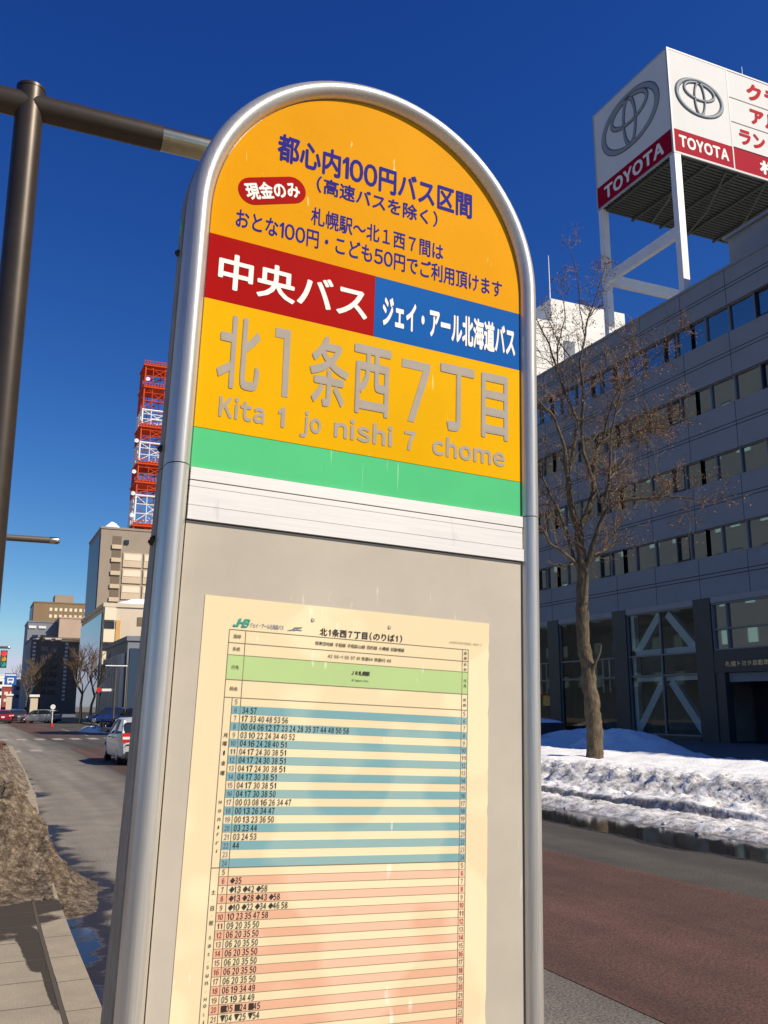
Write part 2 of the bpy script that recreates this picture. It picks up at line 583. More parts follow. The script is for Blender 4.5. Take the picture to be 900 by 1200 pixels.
def wet_stain(m, spots, dark=(0.042, 0.031, 0.019)):
    """melt-water stain on the slabs: soft irregular patches round (x, y, rx, ry)"""
    nt = m.node_tree
    b_ = nt.nodes['Principled BSDF']
    L = nt.links
    tc = nt.nodes.new('ShaderNodeTexCoord')
    n_ = nt.nodes.new('ShaderNodeTexNoise')
    n_.inputs['Scale'].default_value = 2.6
    n_.inputs['Detail'].default_value = 7
    L.new(tc.outputs['Object'], n_.inputs['Vector'])
    best = None
    for (cx, cy, rx, ry) in spots:
        mp = nt.nodes.new('ShaderNodeMapping')
        mp.inputs['Location'].default_value = (-cx / rx, -cy / ry, 0)
        mp.inputs['Scale'].default_value = (1 / rx, 1 / ry, 0)
        L.new(tc.outputs['Object'], mp.inputs['Vector'])
        ln_ = nt.nodes.new('ShaderNodeVectorMath')
        ln_.operation = 'LENGTH'
        L.new(mp.outputs[0], ln_.inputs[0])
        if best is None:
            best = ln_.outputs['Value']
        else:
            mn_ = nt.nodes.new('ShaderNodeMath')
            mn_.operation = 'MINIMUM'
            L.new(best, mn_.inputs[0])
            L.new(ln_.outputs['Value'], mn_.inputs[1])
            best = mn_.outputs[0]
    ma = nt.nodes.new('ShaderNodeMath')
    ma.operation = 'MULTIPLY_ADD'
    L.new(n_.outputs['Fac'], ma.inputs[0])
    ma.inputs[1].default_value = 1.3
    L.new(best, ma.inputs[2])
    mr = nt.nodes.new('ShaderNodeMapRange')
    mr.inputs['From Min'].default_value = 1.70
    mr.inputs['From Max'].default_value = 1.58
    L.new(ma.outputs[0], mr.inputs['Value'])
    mx = nt.nodes.new('ShaderNodeMix')
    mx.data_type = 'RGBA'
    L.new(mr.outputs[0], mx.inputs['Factor'])
    L.new(b_.inputs['Base Color'].links[0].from_socket, mx.inputs['A'])
    mx.inputs['B'].default_value = (*dark, 1)
    L.new(mx.outputs['Result'], b_.inputs['Base Color'])


SPOTS = [(0.1, 8.6, 0.70, 0.95), (-1.5, 8.8, 1.5, 1.0), (0.55, 7.4, 0.09, 0.7), (0.60, 6.6, 0.035, 0.8)]
wet_stain(M['paving'], SPOTS)
wet_stain(M['granite'], SPOTS)

# right-hand pavement and plaza in front of the offices
rp = MB().box(11.25, 33.4, -40, 57.5, -0.15, 0.12).box(11.25, 200, 92.5, 700, -0.15, 0.12).box(60, 200, -40, 57.5, -0.15, 0.12)
tag(rp.build('plaza', M['plaza']), kind='structure')
lp = MB().box(-40, 0.2, 58.5, 700, -0.15, 0.12)
tag(lp.build('far_pavement', M['paving']), kind='structure')

# ---------------------------------------------------------------- snow
def snow_material(name, clean, dirt, x_dirt_shade=None, scale=2.2, bias=0.0, grit=0.9):
    m = mat(name, clean, 0.75, bump=0.9, bscale=16)
    nt = m.node_tree
    b = nt.nodes['Principled BSDF']
    L = nt.links
    b.inputs['Subsurface Weight'].default_value = 0.0
    tc = nt.nodes.new('ShaderNodeTexCoord')
    n = nt.nodes.new('ShaderNodeTexNoise')
    n.inputs['Scale'].default_value = scale
    n.inputs['Detail'].default_value = 9
    n.inputs['Roughness'].default_value = 0.72
    L.new(tc.outputs['Object'], n.inputs['Vector'])
    r = nt.nodes.new('ShaderNodeMapRange')
    r.inputs['From Min'].default_value = 0.40
    r.inputs['From Max'].default_value = 0.66
    if x_dirt_shade:
        sep = nt.nodes.new('ShaderNodeSeparateXYZ')
        L.new(tc.outputs['Object'], sep.inputs[0])
        q = nt.nodes.new('ShaderNodeMapRange')
        q.inputs['From Min'].default_value = 9.0
        q.inputs['From Max'].default_value = 14.0
        L.new(sep.outputs['X'], q.inputs['Value'])
        cr = nt.nodes.new('ShaderNodeValToRGB')
        el = cr.color_ramp.elements
        el[0].position, el[0].color = 0.0, (0.78, 0.78, 0.78, 1)
        el[1].position, el[1].color = 1.0, (0.28, 0.28, 0.28, 1)
        for p_, v_ in x_dirt_shade:
            e_ = el.new((p_ - 9.0) / 5.0)
            e_.color = (v_, v_, v_, 1)
        L.new(q.outputs[0], cr.inputs['Fac'])
        a0 = nt.nodes.new('ShaderNodeMath')
        a0.operation = 'SUBTRACT'
        L.new(cr.outputs['Color'], a0.inputs[0])
        a0.inputs[1].default_value = 0.5
        a = nt.nodes.new('ShaderNodeMath')
        L.new(a0.outputs[0], a.inputs[0])
        L.new(n.outputs['Fac'], a.inputs[1])
        L.new(a.outputs[0], r.inputs['Value'])
    else:
        a = nt.nodes.new('ShaderNodeMath')
        a.inputs[0].default_value = bias
        L.new(n.outputs['Fac'], a.inputs[1])
        L.new(a.outputs[0], r.inputs['Value'])
    mix = nt.nodes.new('ShaderNodeMix')
    mix.data_type = 'RGBA'
    mix.inputs['A'].default_value = (*clean, 1)
    mix.inputs['B'].default_value = (*dirt, 1)
    L.new(r.outputs[0], mix.inputs['Factor'])
    gt = nt.nodes.new('ShaderNodeTexNoise')
    gt.inputs['Scale'].default_value = 60
    gt.inputs['Detail'].default_value = 3
    L.new(tc.outputs['Object'], gt.inputs['Vector'])
    gm = nt.nodes.new('ShaderNodeMapRange')
    gm.inputs['From Min'].default_value = 0.36
    gm.inputs['From Max'].default_value = 0.52
    gm.inputs['To Min'].default_value = grit
    gm.inputs['To Max'].default_value = 1.0
    L.new(gt.outputs['Fac'], gm.inputs['Value'])
    mg = nt.nodes.new('ShaderNodeMix')
    mg.data_type = 'RGBA'
    mg.blend_type = 'MULTIPLY'
    mg.inputs['Factor'].default_value = 1.0
    L.new(mix.outputs['Result'], mg.inputs['A'])
    L.new(gm.outputs[0], mg.inputs['B'])
    L.new(mg.outputs['Result'], b.inputs['Base Color'])
    return m


def fbm(x, y, z=0.0, o=4):
    return noise.fractal(Vector((x, y, z)), 0.9, 2.0, o)


def bank_h(x, y):
    e = 9.78 + 0.13 * fbm(y * 0.5, 3.3)
    w = 11.05 + 0.08 * fbm(y * 0.4, 7.7)
    h = 0.11 * sstep(e, e + 0.5, x) - 0.02 + 0.035 * fbm(x * 2.2, y * 1.1, 2.5) * sstep(e, e + 0.3, x)
    h -= 0.05 * sstep(w - 0.12, w - 0.03, x)
    h += 0.14 * sstep(w - 0.0, w + 0.12, x)
    h += 0.06 * sstep(w + 0.1, 11.7, x) + 0.30 * sstep(11.7, 12.7 + 0.25 * fbm(y * 0.25, 1.0), x)
    h += 0.07 * sstep(12.8, 16, x)
    h -= 0.75 * sstep(16.4 + 0.3 * fbm(y * 0.3, 5), 17.4 + 0.3 * fbm(y * 0.3, 5), x)
    rough = 0.040 * sstep(e, e + 0.4, x) * (1 - 0.5 * sstep(12.8, 14.0, x))
    fr_ = sstep(11.15, 11.5, x) * (1 - sstep(12.6, 13.2, x))
    h += fr_ * (0.09 * fbm(x * 2.6, y * 2.6, 4) + 0.085 * abs(fbm(x * 8, y * 8, 6, 5)) - 0.05)
    h += rough * 1.1 * fbm(x * 2.4, y * 2.4) + rough * 0.9 * abs(fbm(x * 7, y * 7, 2.0, 3)) + 0.05 * fbm(x * 0.8, y * 0.5, 9) * sstep(10.3, 11.5, x)
    return h


M['snow'] = snow_material('white_snow', (0.80, 0.80, 0.81), (0.21, 0.19, 0.175), ((9.8, 0.74), (10.0, 0.54), (10.9, 0.52), (11.1, 0.68), (11.25, 0.44), (11.7, 0.52), (12.5, 0.55), (12.95, 0.42)), scale=5.5)  # front-slope greys mix real plough dirt with shade put into the colour
xs = frange(9.4, 13.5, 0.05) + frange(13.6, 17.8, 0.15)
ys2 = frange(-12, 4, 0.4) + frange(4.1, 26, 0.075) + frange(26.2, 57.4, 0.25)
sb = sheet_grid(xs, ys2, bank_h)


def clod(mb, x, y, z, r, rnd, m=0):
    vs_, fs_ = [], []
    rot = rnd.uniform(0, 6)
    for i in range(5):
        ph = -pi / 2 + pi * i / 4
        for k in range(6):
            th = 2 * pi * k / 6 + rot
            q = r * rnd.uniform(0.7, 1.25)
            vs_.append((x + q * cos(ph) * cos(th), y + q * cos(ph) * sin(th), z + 0.8 * q * sin(ph)))
    for i in range(4):
        for k in range(6):
            fs_.append((i * 6 + k, i * 6 + (k + 1) % 6, (i + 1) * 6 + (k + 1) % 6, (i + 1) * 6 + k))
    mb.add(vs_, fs_, m)


rc = random.Random(44)
for _ in range(300):
    y = rc.uniform(4, 40)
    x = rc.choice((rc.uniform(9.8, 11.0), rc.uniform(11.2, 13.0), rc.uniform(9.6, 10.3)))
    clod(sb, x, y, max(0.0, bank_h(x, y)) - 0.004, rc.choice((0.015, 0.022, 0.035, 0.055)) * rc.uniform(.6, 1.2), rc)
tag(sb.build('snow', M['snow'], smooth=True, angle=180), 'long white snowbank along the kerb in front of the tree', 'snow', kind='stuff')

M['snow_clean'] = snow_material('clean_snow', (0.84, 0.84, 0.85), (0.5, 0.47, 0.43), scale=1.2, bias=-0.12)
def heap(name, cx, cy, rx, ry, h, m, label, cat='snow pile', n=40, rough=0.12, seed=0, z=0.12, group=None):
    mb = MB()
    vs_ = [(0, 0, h)]
    rings = n // 2
    for i in range(1, rings + 1):
        t = i / rings
        for k in range(n):
            th = 2 * pi * k / n
            q = 1 + 0.18 * noise.noise(Vector((cos(th) * 1.3 + seed, sin(th) * 1.3, 1.0)))
            x, y_ = rx * q * t * cos(th), ry * q * t * sin(th)
            zz = h * (1 - sstep(0, 1, t)) + rough * (1 - t ** 4) * fbm(x * 1.6 + seed, y_ * 1.6) * min(1, h) - 0.03 * t
            vs_.append((x, y_, zz))
    fs_ = [(0, 1 + k, 1 + (k + 1) % n) for k in range(n)]
    for i in range(rings - 1):
        for k in range(n):
            a = 1 + i * n + k
            b = 1 + i * n + (k + 1) % n
            fs_.append((a, a + n, b + n, b))
    mb.add(vs_, fs_)
    o = mb.build(name, m, smooth=True, angle=180, loc=(cx, cy, z))
    return tag(o, label, cat, group)


heap('snow_pile', 19.4, 24.6, 3.6, 2.9, 0.95, M['snow_clean'], 'bluish pile of shovelled snow in shade behind the bare tree', seed=4)
heap('snow_pile', 24.5, 33.5, 5.0, 2.6, 0.75, M['snow_clean'], 'low snow heap in shade beside the dark snow-capped planter', seed=9)

# grey-brown, gritty snow on the left pavement: a near mound and the bank beyond it
M['dirty_snow'] = snow_material('gritty_brown_snow', (0.30, 0.235, 0.155), (0.060, 0.037, 0.019), scale=11, bias=0.10, grit=0.35)
M['dirty_snow_far'] = snow_material('gritty_grey_snow', (0.36, 0.30, 0.215), (0.085, 0.056, 0.032), scale=6.0, bias=0.09, grit=0.4)


def mound_near(x, y):
    k = kerb_x(y)
    edge = 1.08 + 0.30 * sstep(8.3, 9.6, y) - 0.3 * sstep(10.6, 12.2, y) + 0.07 * fbm(y * 1.4, 2)
    front = 8.75 + 0.10 * x + 0.22 * fbm(x * 1.1, 4.4) - 0.35 * sstep(0.6, 1.1, x)
    back = 13.2 + 0.3 * fbm(x, 8)
    prof = sstep(front, front + 2.9, y) * (1 - sstep(back - 1.6, back, y)) * (1 - sstep(edge - 0.95, edge, x))
    h = 0.84 * prof + 0.22 * prof * fbm(x * 1.5, y * 1.5) + 0.075 * min(1, prof * 4) * (fbm(x * 5, y * 5, 1) + 1.1 * abs(fbm(x * 15, y * 15, 3, 4)))
    base = 0.146 if x < k - 0.03 else 0.0
    if prof <= 0.0005:
        return -0.12
    return base * (1 - 0.0) + h - 0.004


mn = sheet_grid(frange(-4.5, 1.6, 0.032), frange(8.2, 13.6, 0.032), mound_near)
for _ in range(500):
    x, y = rc.uniform(-2.5, 1.35), rc.uniform(8.5, 13)
    h_ = mound_near(x, y)
    if h_ > 0.02:
        clod(mn, x, y, h_ + 0.004, rc.choice((0.008, 0.012, 0.018, 0.03)) * rc.uniform(.7, 1.3), rc)
tag(mn.build('snow_mound', M['dirty_snow'], smooth=True, angle=180), 'gritty brown snow mound spilling over the kerb beside the puddle', 'snow mound')


def mound_far(x, y):
    edge = kerb_x(y) - 0.20 + 0.12 * fbm(y * 0.7, 12) + 0.32 * sstep(18.5, 21, y)
    prof = sstep(12.2 + 0.3 * fbm(x, 2), 14.5, y) * (1 - 0.5 * sstep(28.5, 30.0, y)) * (1 - sstep(40.5, 43.0, y)) * (1 - sstep(edge - 1.0, edge, x))
    if prof <= 0.0005:
        return -0.12
    return 0.142 * (1 - sstep(kerb_x(y) - 0.1, kerb_x(y) + 0.1, x)) + prof * (0.46 + 0.10 * fbm(x * 0.8, y * 0.5, 3)) + 0.11 * min(1, prof * 4) * (fbm(x * 2.0, y * 1.2, 6) + 0.5 * abs(fbm(x * 5, y * 4, 6, 3)))


mf = sheet_grid(frange(-4.5, 1.5, 0.06), frange(12.0, 43.2, 0.08), mound_far)
tag(mf.build('snow_mound', M['dirty_snow_far'], smooth=True, angle=180), 'icy grey snow ridge along the left kerb beyond the brown mound', 'snow mound')

# ================================================================ BUS STOP SIGN
T0 = 2.0077
SU = Vector((0.99859, 0.03639, -0.03855)).normalized()
SV = Vector((0.03804, 0.01463, 0.99917))
SV = (SV - SU * SV.dot(SU)).normalized()
SN = SU.cross(SV)
SO = Vector((0.27716, 1.34302, 2.15597))
sign = thing('bus_stop_sign', 'tall round-topped bus stop sign with yellow header and timetable', 'bus stop')
sign.matrix_world = Matrix((
    (SU.x, -SN.x, SV.x, 0), (SU.y, -SN.y, SV.y, 0), (SU.z, -SN.z, SV.z, 0), (0, 0, 0, 1)))
sign.location = SO - SV * T0
W_, AC, AR = 0.6, 0.434, 0.30


def sp(s, t, w=0.0):
    return (s, -w, t + T0)


def sweep(path, prof, closed_prof=True):
    """path: (s, t, ns, nt); profile (a, w), a measured outwards"""
    mb = MB()
    v, f = [], []
    n = len(prof)
    for s, t, ns, nt_ in path:
        for a, w in prof:
            v.append(sp(s + ns * a, t + nt_ * a, w))
    for i in range(len(path) - 1):
        for k in range(n):
            k2 = (k + 1) % n
            f.append((i * n + k, i * n + k2, (i + 1) * n + k2, (i + 1) * n + k))
    f.append(tuple(range(n)))
    f.append(tuple((len(path) - 1) * n + k for k in range(n - 1, -1, -1)))
    return mb.add(v, f)


arch_path = [(0, 0.001, -1, 0), (0, AC, -1, 0)]
for k in range(1, 48):
    th = pi - pi * k / 48
    arch_path.append((0.3 + AR * cos(th), AC + AR * sin(th), cos(th), sin(th)))
arch_path += [(W_, AC, 1, 0), (W_, 0.001, 1, 0)]
front_prof = [(0.0185 - 0.0175 * cos(th), -0.007 + 0.024 * sin(th)) for th in [pi * k / 14 for k in range(15)]]
front_prof += [(0.036, -0.026), (0.0015, -0.026)]
rear_prof = [(0.0, -0.031), (0.030, -0.031), (0.0365, -0.034), (0.0365, -0.062), (0.030, -0.066), (0.0, -0.066)]
core_prof = [(0.001, -0.0255), (0.031, -0.0255), (0.031, -0.0315), (0.001, -0.0315)]
sweep(arch_path, front_prof).build('arch_frame', M['alu'], sign, True, 35)
rear = sweep(arch_path, rear_prof).build('rear_frame', M['alu_dull'], sign, True, 35)
sweep(arch_path, core_prof).build('frame_groove', M['dark_gap'], sign)
BOT = -1.72
for x, ns in ((0, -1), (W_, 1)):
    pth = [(x, BOT, ns, 0), (x, -0.0008, ns, 0)]
    if ns > 0:
        pth = pth[::-1]
    sweep(pth, front_prof).build('post', M['alu'], sign, True, 35)
    rp2 = MB()                       # the flank plate deepens towards the foot of the sign
    vv, nn = [], len(rear_prof)
    for (px0, pt0, pn0, _z) in pth:
        kk = 1 + max(0.0, -pt0) * 2.0
        for a_, w_ in rear_prof:
            vv.append(sp(px0 + pn0 * a_, pt0, -0.031 + (w_ + 0.031) * kk))
    ff_ = [(q, (q + 1) % nn, nn + (q + 1) % nn, nn + q) for q in range(nn)] + [tuple(range(nn)), tuple(range(2 * nn - 1, nn - 1, -1))]
    rp2.add(vv, ff_).build('rear_post', M['alu_dull'], sign, True, 35)
    sweep(pth, core_prof).build('frame_groove', M['dark_gap'], sign)
# bolts and a worn scrap of green tape on the left flank
def flank_bolt(t, w):
    mb = MB()
    mb.tube([(-0.035, -w, t + T0), (-0.0405, -w, t + T0)], [0.006, 0.0055], 10)
    mb.tube([(-0.0405, -w, t + T0), (-0.043, -w, t + T0)], [0.003, 0.0028], 8)
    mb.build('bolt', M['dark_gap'], sign, True, 40)
for t, w in ((0.372, -0.050), (0.035, -0.047), (-0.112, -0.052), (-0.110, -0.040)):
    flank_bolt(t, w)
M['tape'] = mat('green_tape', (0.12, 0.42, 0.20), 0.6, var=0.3, scale=60)
MB().box(-0.0375, -0.0366, 0.040, 0.056, T0 + 0.405, T0 + 0.432).build('tape_scrap', M['tape'], sign)


def fnw(w):
    return lambda x, y: sp(x, y, w)


def slab(mb, poly, w0, w1, m=0):
    return mb.prism(poly, lambda x, y, d: sp(x, y, d), w0, w1, m)


def rect(x0, x1, y0, y1):
    return [(x0, y0), (x1, y0), (x1, y1), (x0, y1)]


dome = [(0.0, 0.395), (0.6, 0.395), (0.6, AC)] + [(0.3 + AR * cos(pi * k / 48), AC + AR * sin(pi * k / 48)) for k in range(1, 48)] + [(0.0, AC)]
full = [(-0.001, 0.0), (0.601, 0.0), (0.601, AC)] + [(0.3 + 0.301 * cos(pi * k / 48), AC + 0.301 * sin(pi * k / 48)) for k in range(1, 48)] + [(-0.001, AC)]
hp = slab(MB(), full, -0.010, -0.003).build('header_panel', M['alu_white'], sign)
WL = 0.0006
top_face = slab(MB(), dome, -0.0028, 0).build('orange_face', M['orange'], hp)
slab(MB(), rect(0, 0.2972, 0.2808, 0.3948), -0.0028, 0).build('red_band', M['red'], hp)
slab(MB(), rect(0.2974, 0.6, 0.2808, 0.3948), -0.0028, 0).build('blue_band', M['blue'], hp)
slab(MB(), rect(0, 0.6, 0.0647, 0.2806), -0.0028, 0).build('yellow_band', M['yellow'], hp)
slab(MB(), rect(0, 0.6, 0.0012, 0.0638), -0.0028, 0).build('green_band', M['green'], hp)
slab(MB(), rect(0, 0.6, 0.0638, 0.0647), -0.0028, -0.0006).build('band_seam', M['dark_gap'], hp)
tx = MB()
text(tx, '都心内100円バス区間', 0.1045, 0.4935, 0.5635, 0.6175, fnw(WL), 0.026, gap=0.09, narrow=1.12)
text(tx, '(高速バスを除く)', 0.179, 0.4195, 0.525, 0.5575, fnw(WL), 0.018, gap=0.2)
text(tx, '札幌駅～北１西７間は', 0.172, 0.4325, 0.4605, 0.4945, fnw(WL), 0.010)
text(tx, 'おとな100円・こども50円でご利用頂けます', 0.0412, 0.5605, 0.417, 0.4525, fnw(WL), 0.010, gap=0.1, narrow=1.2)
tx.build('fare_lettering', M['navy_ink'], hp)
bc = (0.1002, 0.5024)
ba = radians(19.0)
def brot(x, y):
    return (bc[0] + x * cos(ba) - y * sin(ba), bc[1] + x * sin(ba) + y * cos(ba))
pill = []
for k in range(13):
    th = -pi / 2 + pi * k / 12
    pill.append(brot(0.037 + 0.0245 * cos(th), 0.0245 * sin(th)))
for k in range(13):
    th = pi / 2 + pi * k / 12
    pill.append(brot(-0.037 + 0.0245 * cos(th), 0.0245 * sin(th)))
slab(MB(), pill, 0.0001, 0.0006).build('red_badge', M['red'], hp)
text(MB(), '現金のみ', -0.0495, 0.0495, -0.0158, 0.0158, fnw(0.0011), 0.034, xf=brot).build('badge_lettering', M['white_ink'], hp)
text(MB(), '中央バス', 0.0184, 0.2837, 0.3035, 0.3672, fnw(WL), 0.022).build('red_band_lettering', M['white_ink'], hp)
bl = MB()
text(bl, 'ジェイ・アール北海道バス', 0.3129, 0.589, 0.3036, 0.3645, fnw(WL), 0.036)
bl.build('blue_band_lettering', M['white_ink'], hp)
kn = MB()
for ch, x0, x1 in (('北', 0.0281, 0.098), ('条', 0.1834, 0.2538), ('西', 0.2625, 0.3330), ('丁', 0.4304, 0.5012), ('目', 0.5158, 0.5732)):
    text(kn, ch, x0, x1, 0.1365, 0.2610, fnw(WL), 0.020)
slab(kn, [(0.121, 0.240), (0.121, 0.256), (0.1473, 0.2575), (0.1480, 0.1395), (0.1375, 0.1395), (0.1362, 0.240)], 0.0001, WL)
slab(kn, [(0.3536, 0.2365), (0.3536, 0.2525), (0.4095, 0.2525), (0.4095, 0.238), (0.3795, 0.139), (0.367, 0.139), (0.3955, 0.2365)], 0.0001, WL)
kn.build('stop_name_lettering', M['grey_ink'], hp)
kr = MB()
for wd, x0, x1 in (('Kita', 0.0364, 0.1108), ('1', 0.1335, 0.1455), ('jo', 0.1715, 0.2085), ('nishi', 0.2315, 0.3395), ('7', 0.3615, 0.3835), ('chome', 0.4165, 0.566)):
    if wd == 'jo' or wd == '1' or wd == '7':
        text(kr, wd, x0, x1, 0.0872, 0.1215, fnw(WL), 0.034, ref='K', gap=0.16)
    else:
        text(kr, wd, x0, x1, 0.0872, 0.1215, fnw(WL), 0.034, ref='K', gap=0.16)
kr.build('romaji_lettering', M['grey_ink'], hp)

# white strip under the header
slab(MB(), rect(0.0, 0.6028, -0.0198, -0.0006), -0.006, 0.004).build('cap_strip', M['alu_white'], sign)
slab(MB(), rect(0.001, 0.599, -0.0812, -0.0218), -0.006, 0.0012).build('strip_groove', M['dark_gap'], sign)
slab(MB(), rect(0.001, 0.601, -0.0216, -0.0199), -0.006, 0.0005).build('strip_gap', M['dark_gap'], sign)
rl = MB()
slab(rl, rect(0.0, 0.600, -0.0305, -0.0217), -0.006, 0.0042)
slab(rl, rect(0.0, 0.600, -0.0592, -0.0313), -0.006, 0.0044)
slab(rl, rect(0.0, 0.6035, -0.0815, -0.0601), -0.006, 0.0052)
rl.build('lower_strip', M['alu_white'], sign)
slab(MB(), rect(0.001, 0.601, -0.0834, -0.0816), -0.006, -0.001).build('strip_gap', M['dark_gap'], sign)
ip = slab(MB(), rect(0.0, 0.6, -1.66, -0.0835), -0.008, 0.0).build('notice_board', M['board'], sign)
slab(MB(), rect(0.6002, 0.6024, -1.66, -0.0835), -0.008, -0.0075).build('board_gap', M['dark_gap'], sign)
rbp = [(-0.001, -1.72), (0.601, -1.72), (0.601, AC)] + [(0.3 + 0.301 * cos(pi * k / 48), AC + 0.301 * sin(pi * k / 48)) for k in range(1, 48)] + [(-0.001, AC)]
slab(MB(), rbp, -0.060, -0.0535).build('rear_board', M['alu_dull'], sign)
MB().box(-0.10, 0.70, -0.20, 0.26, -0.02, 0.10).box(0.0, 0.6, -0.02, 0.10, 0.10, 0.30).build('base_block', M['concrete'], sign)

# timetable poster
PA = radians(-0.51)
PX, PY = 0.0777, -0.2404


def pr(x, y):
    return (PX + x * cos(PA) - y * sin(PA), PY + x * sin(PA) + y * cos(PA))


def pf(w):
    return lambda x, y: sp(*pr(x, y), w)


rp_ = random.Random(5)
pap = [(-0.041, 0.0477), (0.455, 0.0477)]
y = 0.03
while y > -0.67:
    pap.append((0.455 + rp_.choice((0, 0, 0, 0, -0.0006, -0.0015)), y))
    y -= 0.012
pap += [(0.455, -0.68), (-0.041, -0.68)]
poster = slab(MB(), [pr(*p) for p in pap][::-1], 0.0003, 0.0009).build('timetable_poster', M['paper'], sign)
W1, W2, W3 = 0.0012, 0.0015, 0.0018
ROW = 0.01175
RY0 = -0.0991


def pq(mb, x0, x1, y0, y1, w, m=0):
    f = pf(w)
    mb.add([f(x0, y0), f(x1, y0), f(x1, y1), f(x0, y1)], [(0, 1, 2, 3)], m)


sbm, spm = MB(), MB()
for i in range(40):
    y1 = RY0 - i * ROW
    if i in range(1, 20, 2):
        pq(sbm, 0.0121, 0.414, y1 - ROW, y1, W1)
    elif i in range(21, 40, 2):
        pq(spm, 0.0121, 0.414, y1 - ROW, y1, W1)
sbm.build('weekday_stripes', M['stripe_blue'], poster)
spm.build('holiday_stripes', M['stripe_pink'], poster)
gb = MB()
pq(gb, 0, 0.414, -0.0733, -0.0373, W1)
gb.build('destination_band', M['band_green'], poster)
ln = MB()
t_ = 0.0004
for yy in (0, -0.0194, -0.0373, -0.0733, RY0):
    pq(ln, 0, 0.414, yy - t_, yy + t_, W2)
for xx, ya, yb in ((0, -0.60, 0), (0.414, -0.60, 0), (0.0254, -0.60, 0), (0.4025, -0.60, 0), (0.0121, -0.60, RY0)):
    pq(ln, xx - t_, xx + t_, ya, yb, W2)
pq(ln, 0, 0.414, RY0 - 20 * ROW - t_ * 1.2, RY0 - 20 * ROW + t_ * 1.2, W2)
for i in range(21, 40):
    yy = RY0 - i * ROW
    pq(ln, 0.0121, 0.414, yy - t_ * 0.6, yy + t_ * 0.6, W2)
ln.build('table_lines', M['grey_print'], poster)
hd = MB()
text(hd, '北1条西7丁目(のりば1)', 0.1445, 0.2885, 0.0022, 0.0146, pf(W3), 0.016, gap=0.36)
text(hd, '発寒団地線 手稲線 手稲鉱山線 西町線 小樽線 試験場線', 0.1375, 0.293, -0.0128, -0.0068, pf(W3), 0.008)
text(hd, '42 55-1 55 57 61 快速64 快速65 66', 0.160, 0.270, -0.0312, -0.0252, pf(W3), 0.010, gap=0.14)
text(hd, 'ＪＲ札幌駅', 0.2015, 0.233, -0.0548, -0.0478, pf(W3), 0.026)
text(hd, 'JR Sapporo Sta.', 0.2015, 0.231, -0.0650, -0.0612, pf(W3), 0.004)
for s_, yc in (('路線', -0.0097), ('系統', -0.0283), ('行先', -0.0553), ('経由', -0.0862)):
    text(hd, s_, 0.007, 0.0185, yc - 0.0029, yc + 0.0029, pf(W3), 0.004)
    text(hd, s_[0], 0.4055, 0.411, yc + 0.001, yc + 0.0062, pf(W3), 0.004)
    text(hd, s_[1], 0.4055, 0.411, yc - 0.0072, yc - 0.002, pf(W3), 0.004)
hd.build('heading_print', M['black_ink'], poster)
lg = MB()
def slant(x, y):
    return (x + (y - 0.004) * 0.38, y)
text(lg, 'JHB', 0.0035, 0.0275, 0.0042, 0.0172, pf(W3), 0.045, m=0, gap=0.04, xf=slant)
text(lg, 'ジェイ・アール北海道バス', 0.0312, 0.0845, 0.0055, 0.0128, pf(W3), 0.012, m=1)
def band(pts_a, pts_b, m):
    f = pf(W3)
    n = len(pts_a)
    lg.add([f(*p) for p in pts_a] + [f(*p) for p in pts_b], [(i, i + 1, n + i + 1, n + i) for i in range(n - 1)], m)
band([(0.091, 0.0062), (0.097, 0.0072), (0.102, 0.0112), (0.1145, 0.0124)], [(0.091, 0.0055), (0.098, 0.0060), (0.103, 0.0092), (0.1145, 0.0112)], 1)
band([(0.100, 0.0070), (0.107, 0.0086), (0.1145, 0.0080)], [(0.100, 0.0058), (0.107, 0.0072), (0.1145, 0.0070)], 1)
text(lg, '2016年04月01日改正 4800-1', 0.377, 0.4388, 0.0082, 0.0122, pf(W3), 0.0, m=2, gap=0.1)
lg.build('logo_print', [M['teal_ink'], M['slate_ink'], M['grey_print']], poster)
WEEK = ['', '34 57', '17 33 40 48 53 56', '00 04 06 12 17 23 24 28 35 37 44 48 50 58', '03 10 22 24 34 40 52', '04 16 24 28 40 51',
        '04 17 24 30 38 51', '04 17 24 30 38 51', '04 17 24 30 38 51', '04 17 30 38 51', '04 17 30 38 51', '04 17 30 38 50',
        '00 03 08 16 26 34 47', '00 13 26 34 47', '00 13 23 36 50', '03 23 44', '03 24 53', '44', '', '']
HOLI = ['', '◆35', '◆13 ◆42 ◆58', '◆13 ◆28 ◆43 ◆58', '◆10 ◆22 ◆34 ◆46 58', '10 23 35 47 58', '09 20 35 50'] + ['06 20 35 50'] * 6 + \
       ['06 19 34 49', '05 19 34 49', '■05 ■24 ■45', '▼04 ▼25 ▼54', '▼16', '', '']
nums = MB()
hours = MB()
for i, rowt in enumerate(WEEK + HOLI):
    yc = RY0 - (i + 0.5) * ROW
    x = 0.0288
    for item in rowt.split():
        sym = item[0] if not item[0].isdigit() else None
        if sym:
            text(nums, sym, x, x + 0.0072, yc - 0.0042, yc + 0.0042, pf(W3), 0.0)
            x += 0.0072
            item = item[1:]
        text(nums, item, x, x + 0.0092, yc - 0.0043, yc + 0.0043, pf(W3), 0.007, gap=0.2)
        x += 0.0092 + 0.00335
    hr = str(5 + i % 20)
    for xc in (0.0187, 0.4082):
        w_ = 0.0034 * len(hr)
        text(hours, hr, xc - w_ / 2 - (0.0006 if hr == '5' else 0), xc + w_ / 2, yc - 0.0036, yc + 0.0036, pf(W3), 0.004, m=(1 if i >= 20 else 0), gap=0.2)
nums.build('departure_minutes', M['black_ink'], poster)
hours.build('hour_numerals', [M['slate_ink'], M['red_print']], poster)
dl = MB()
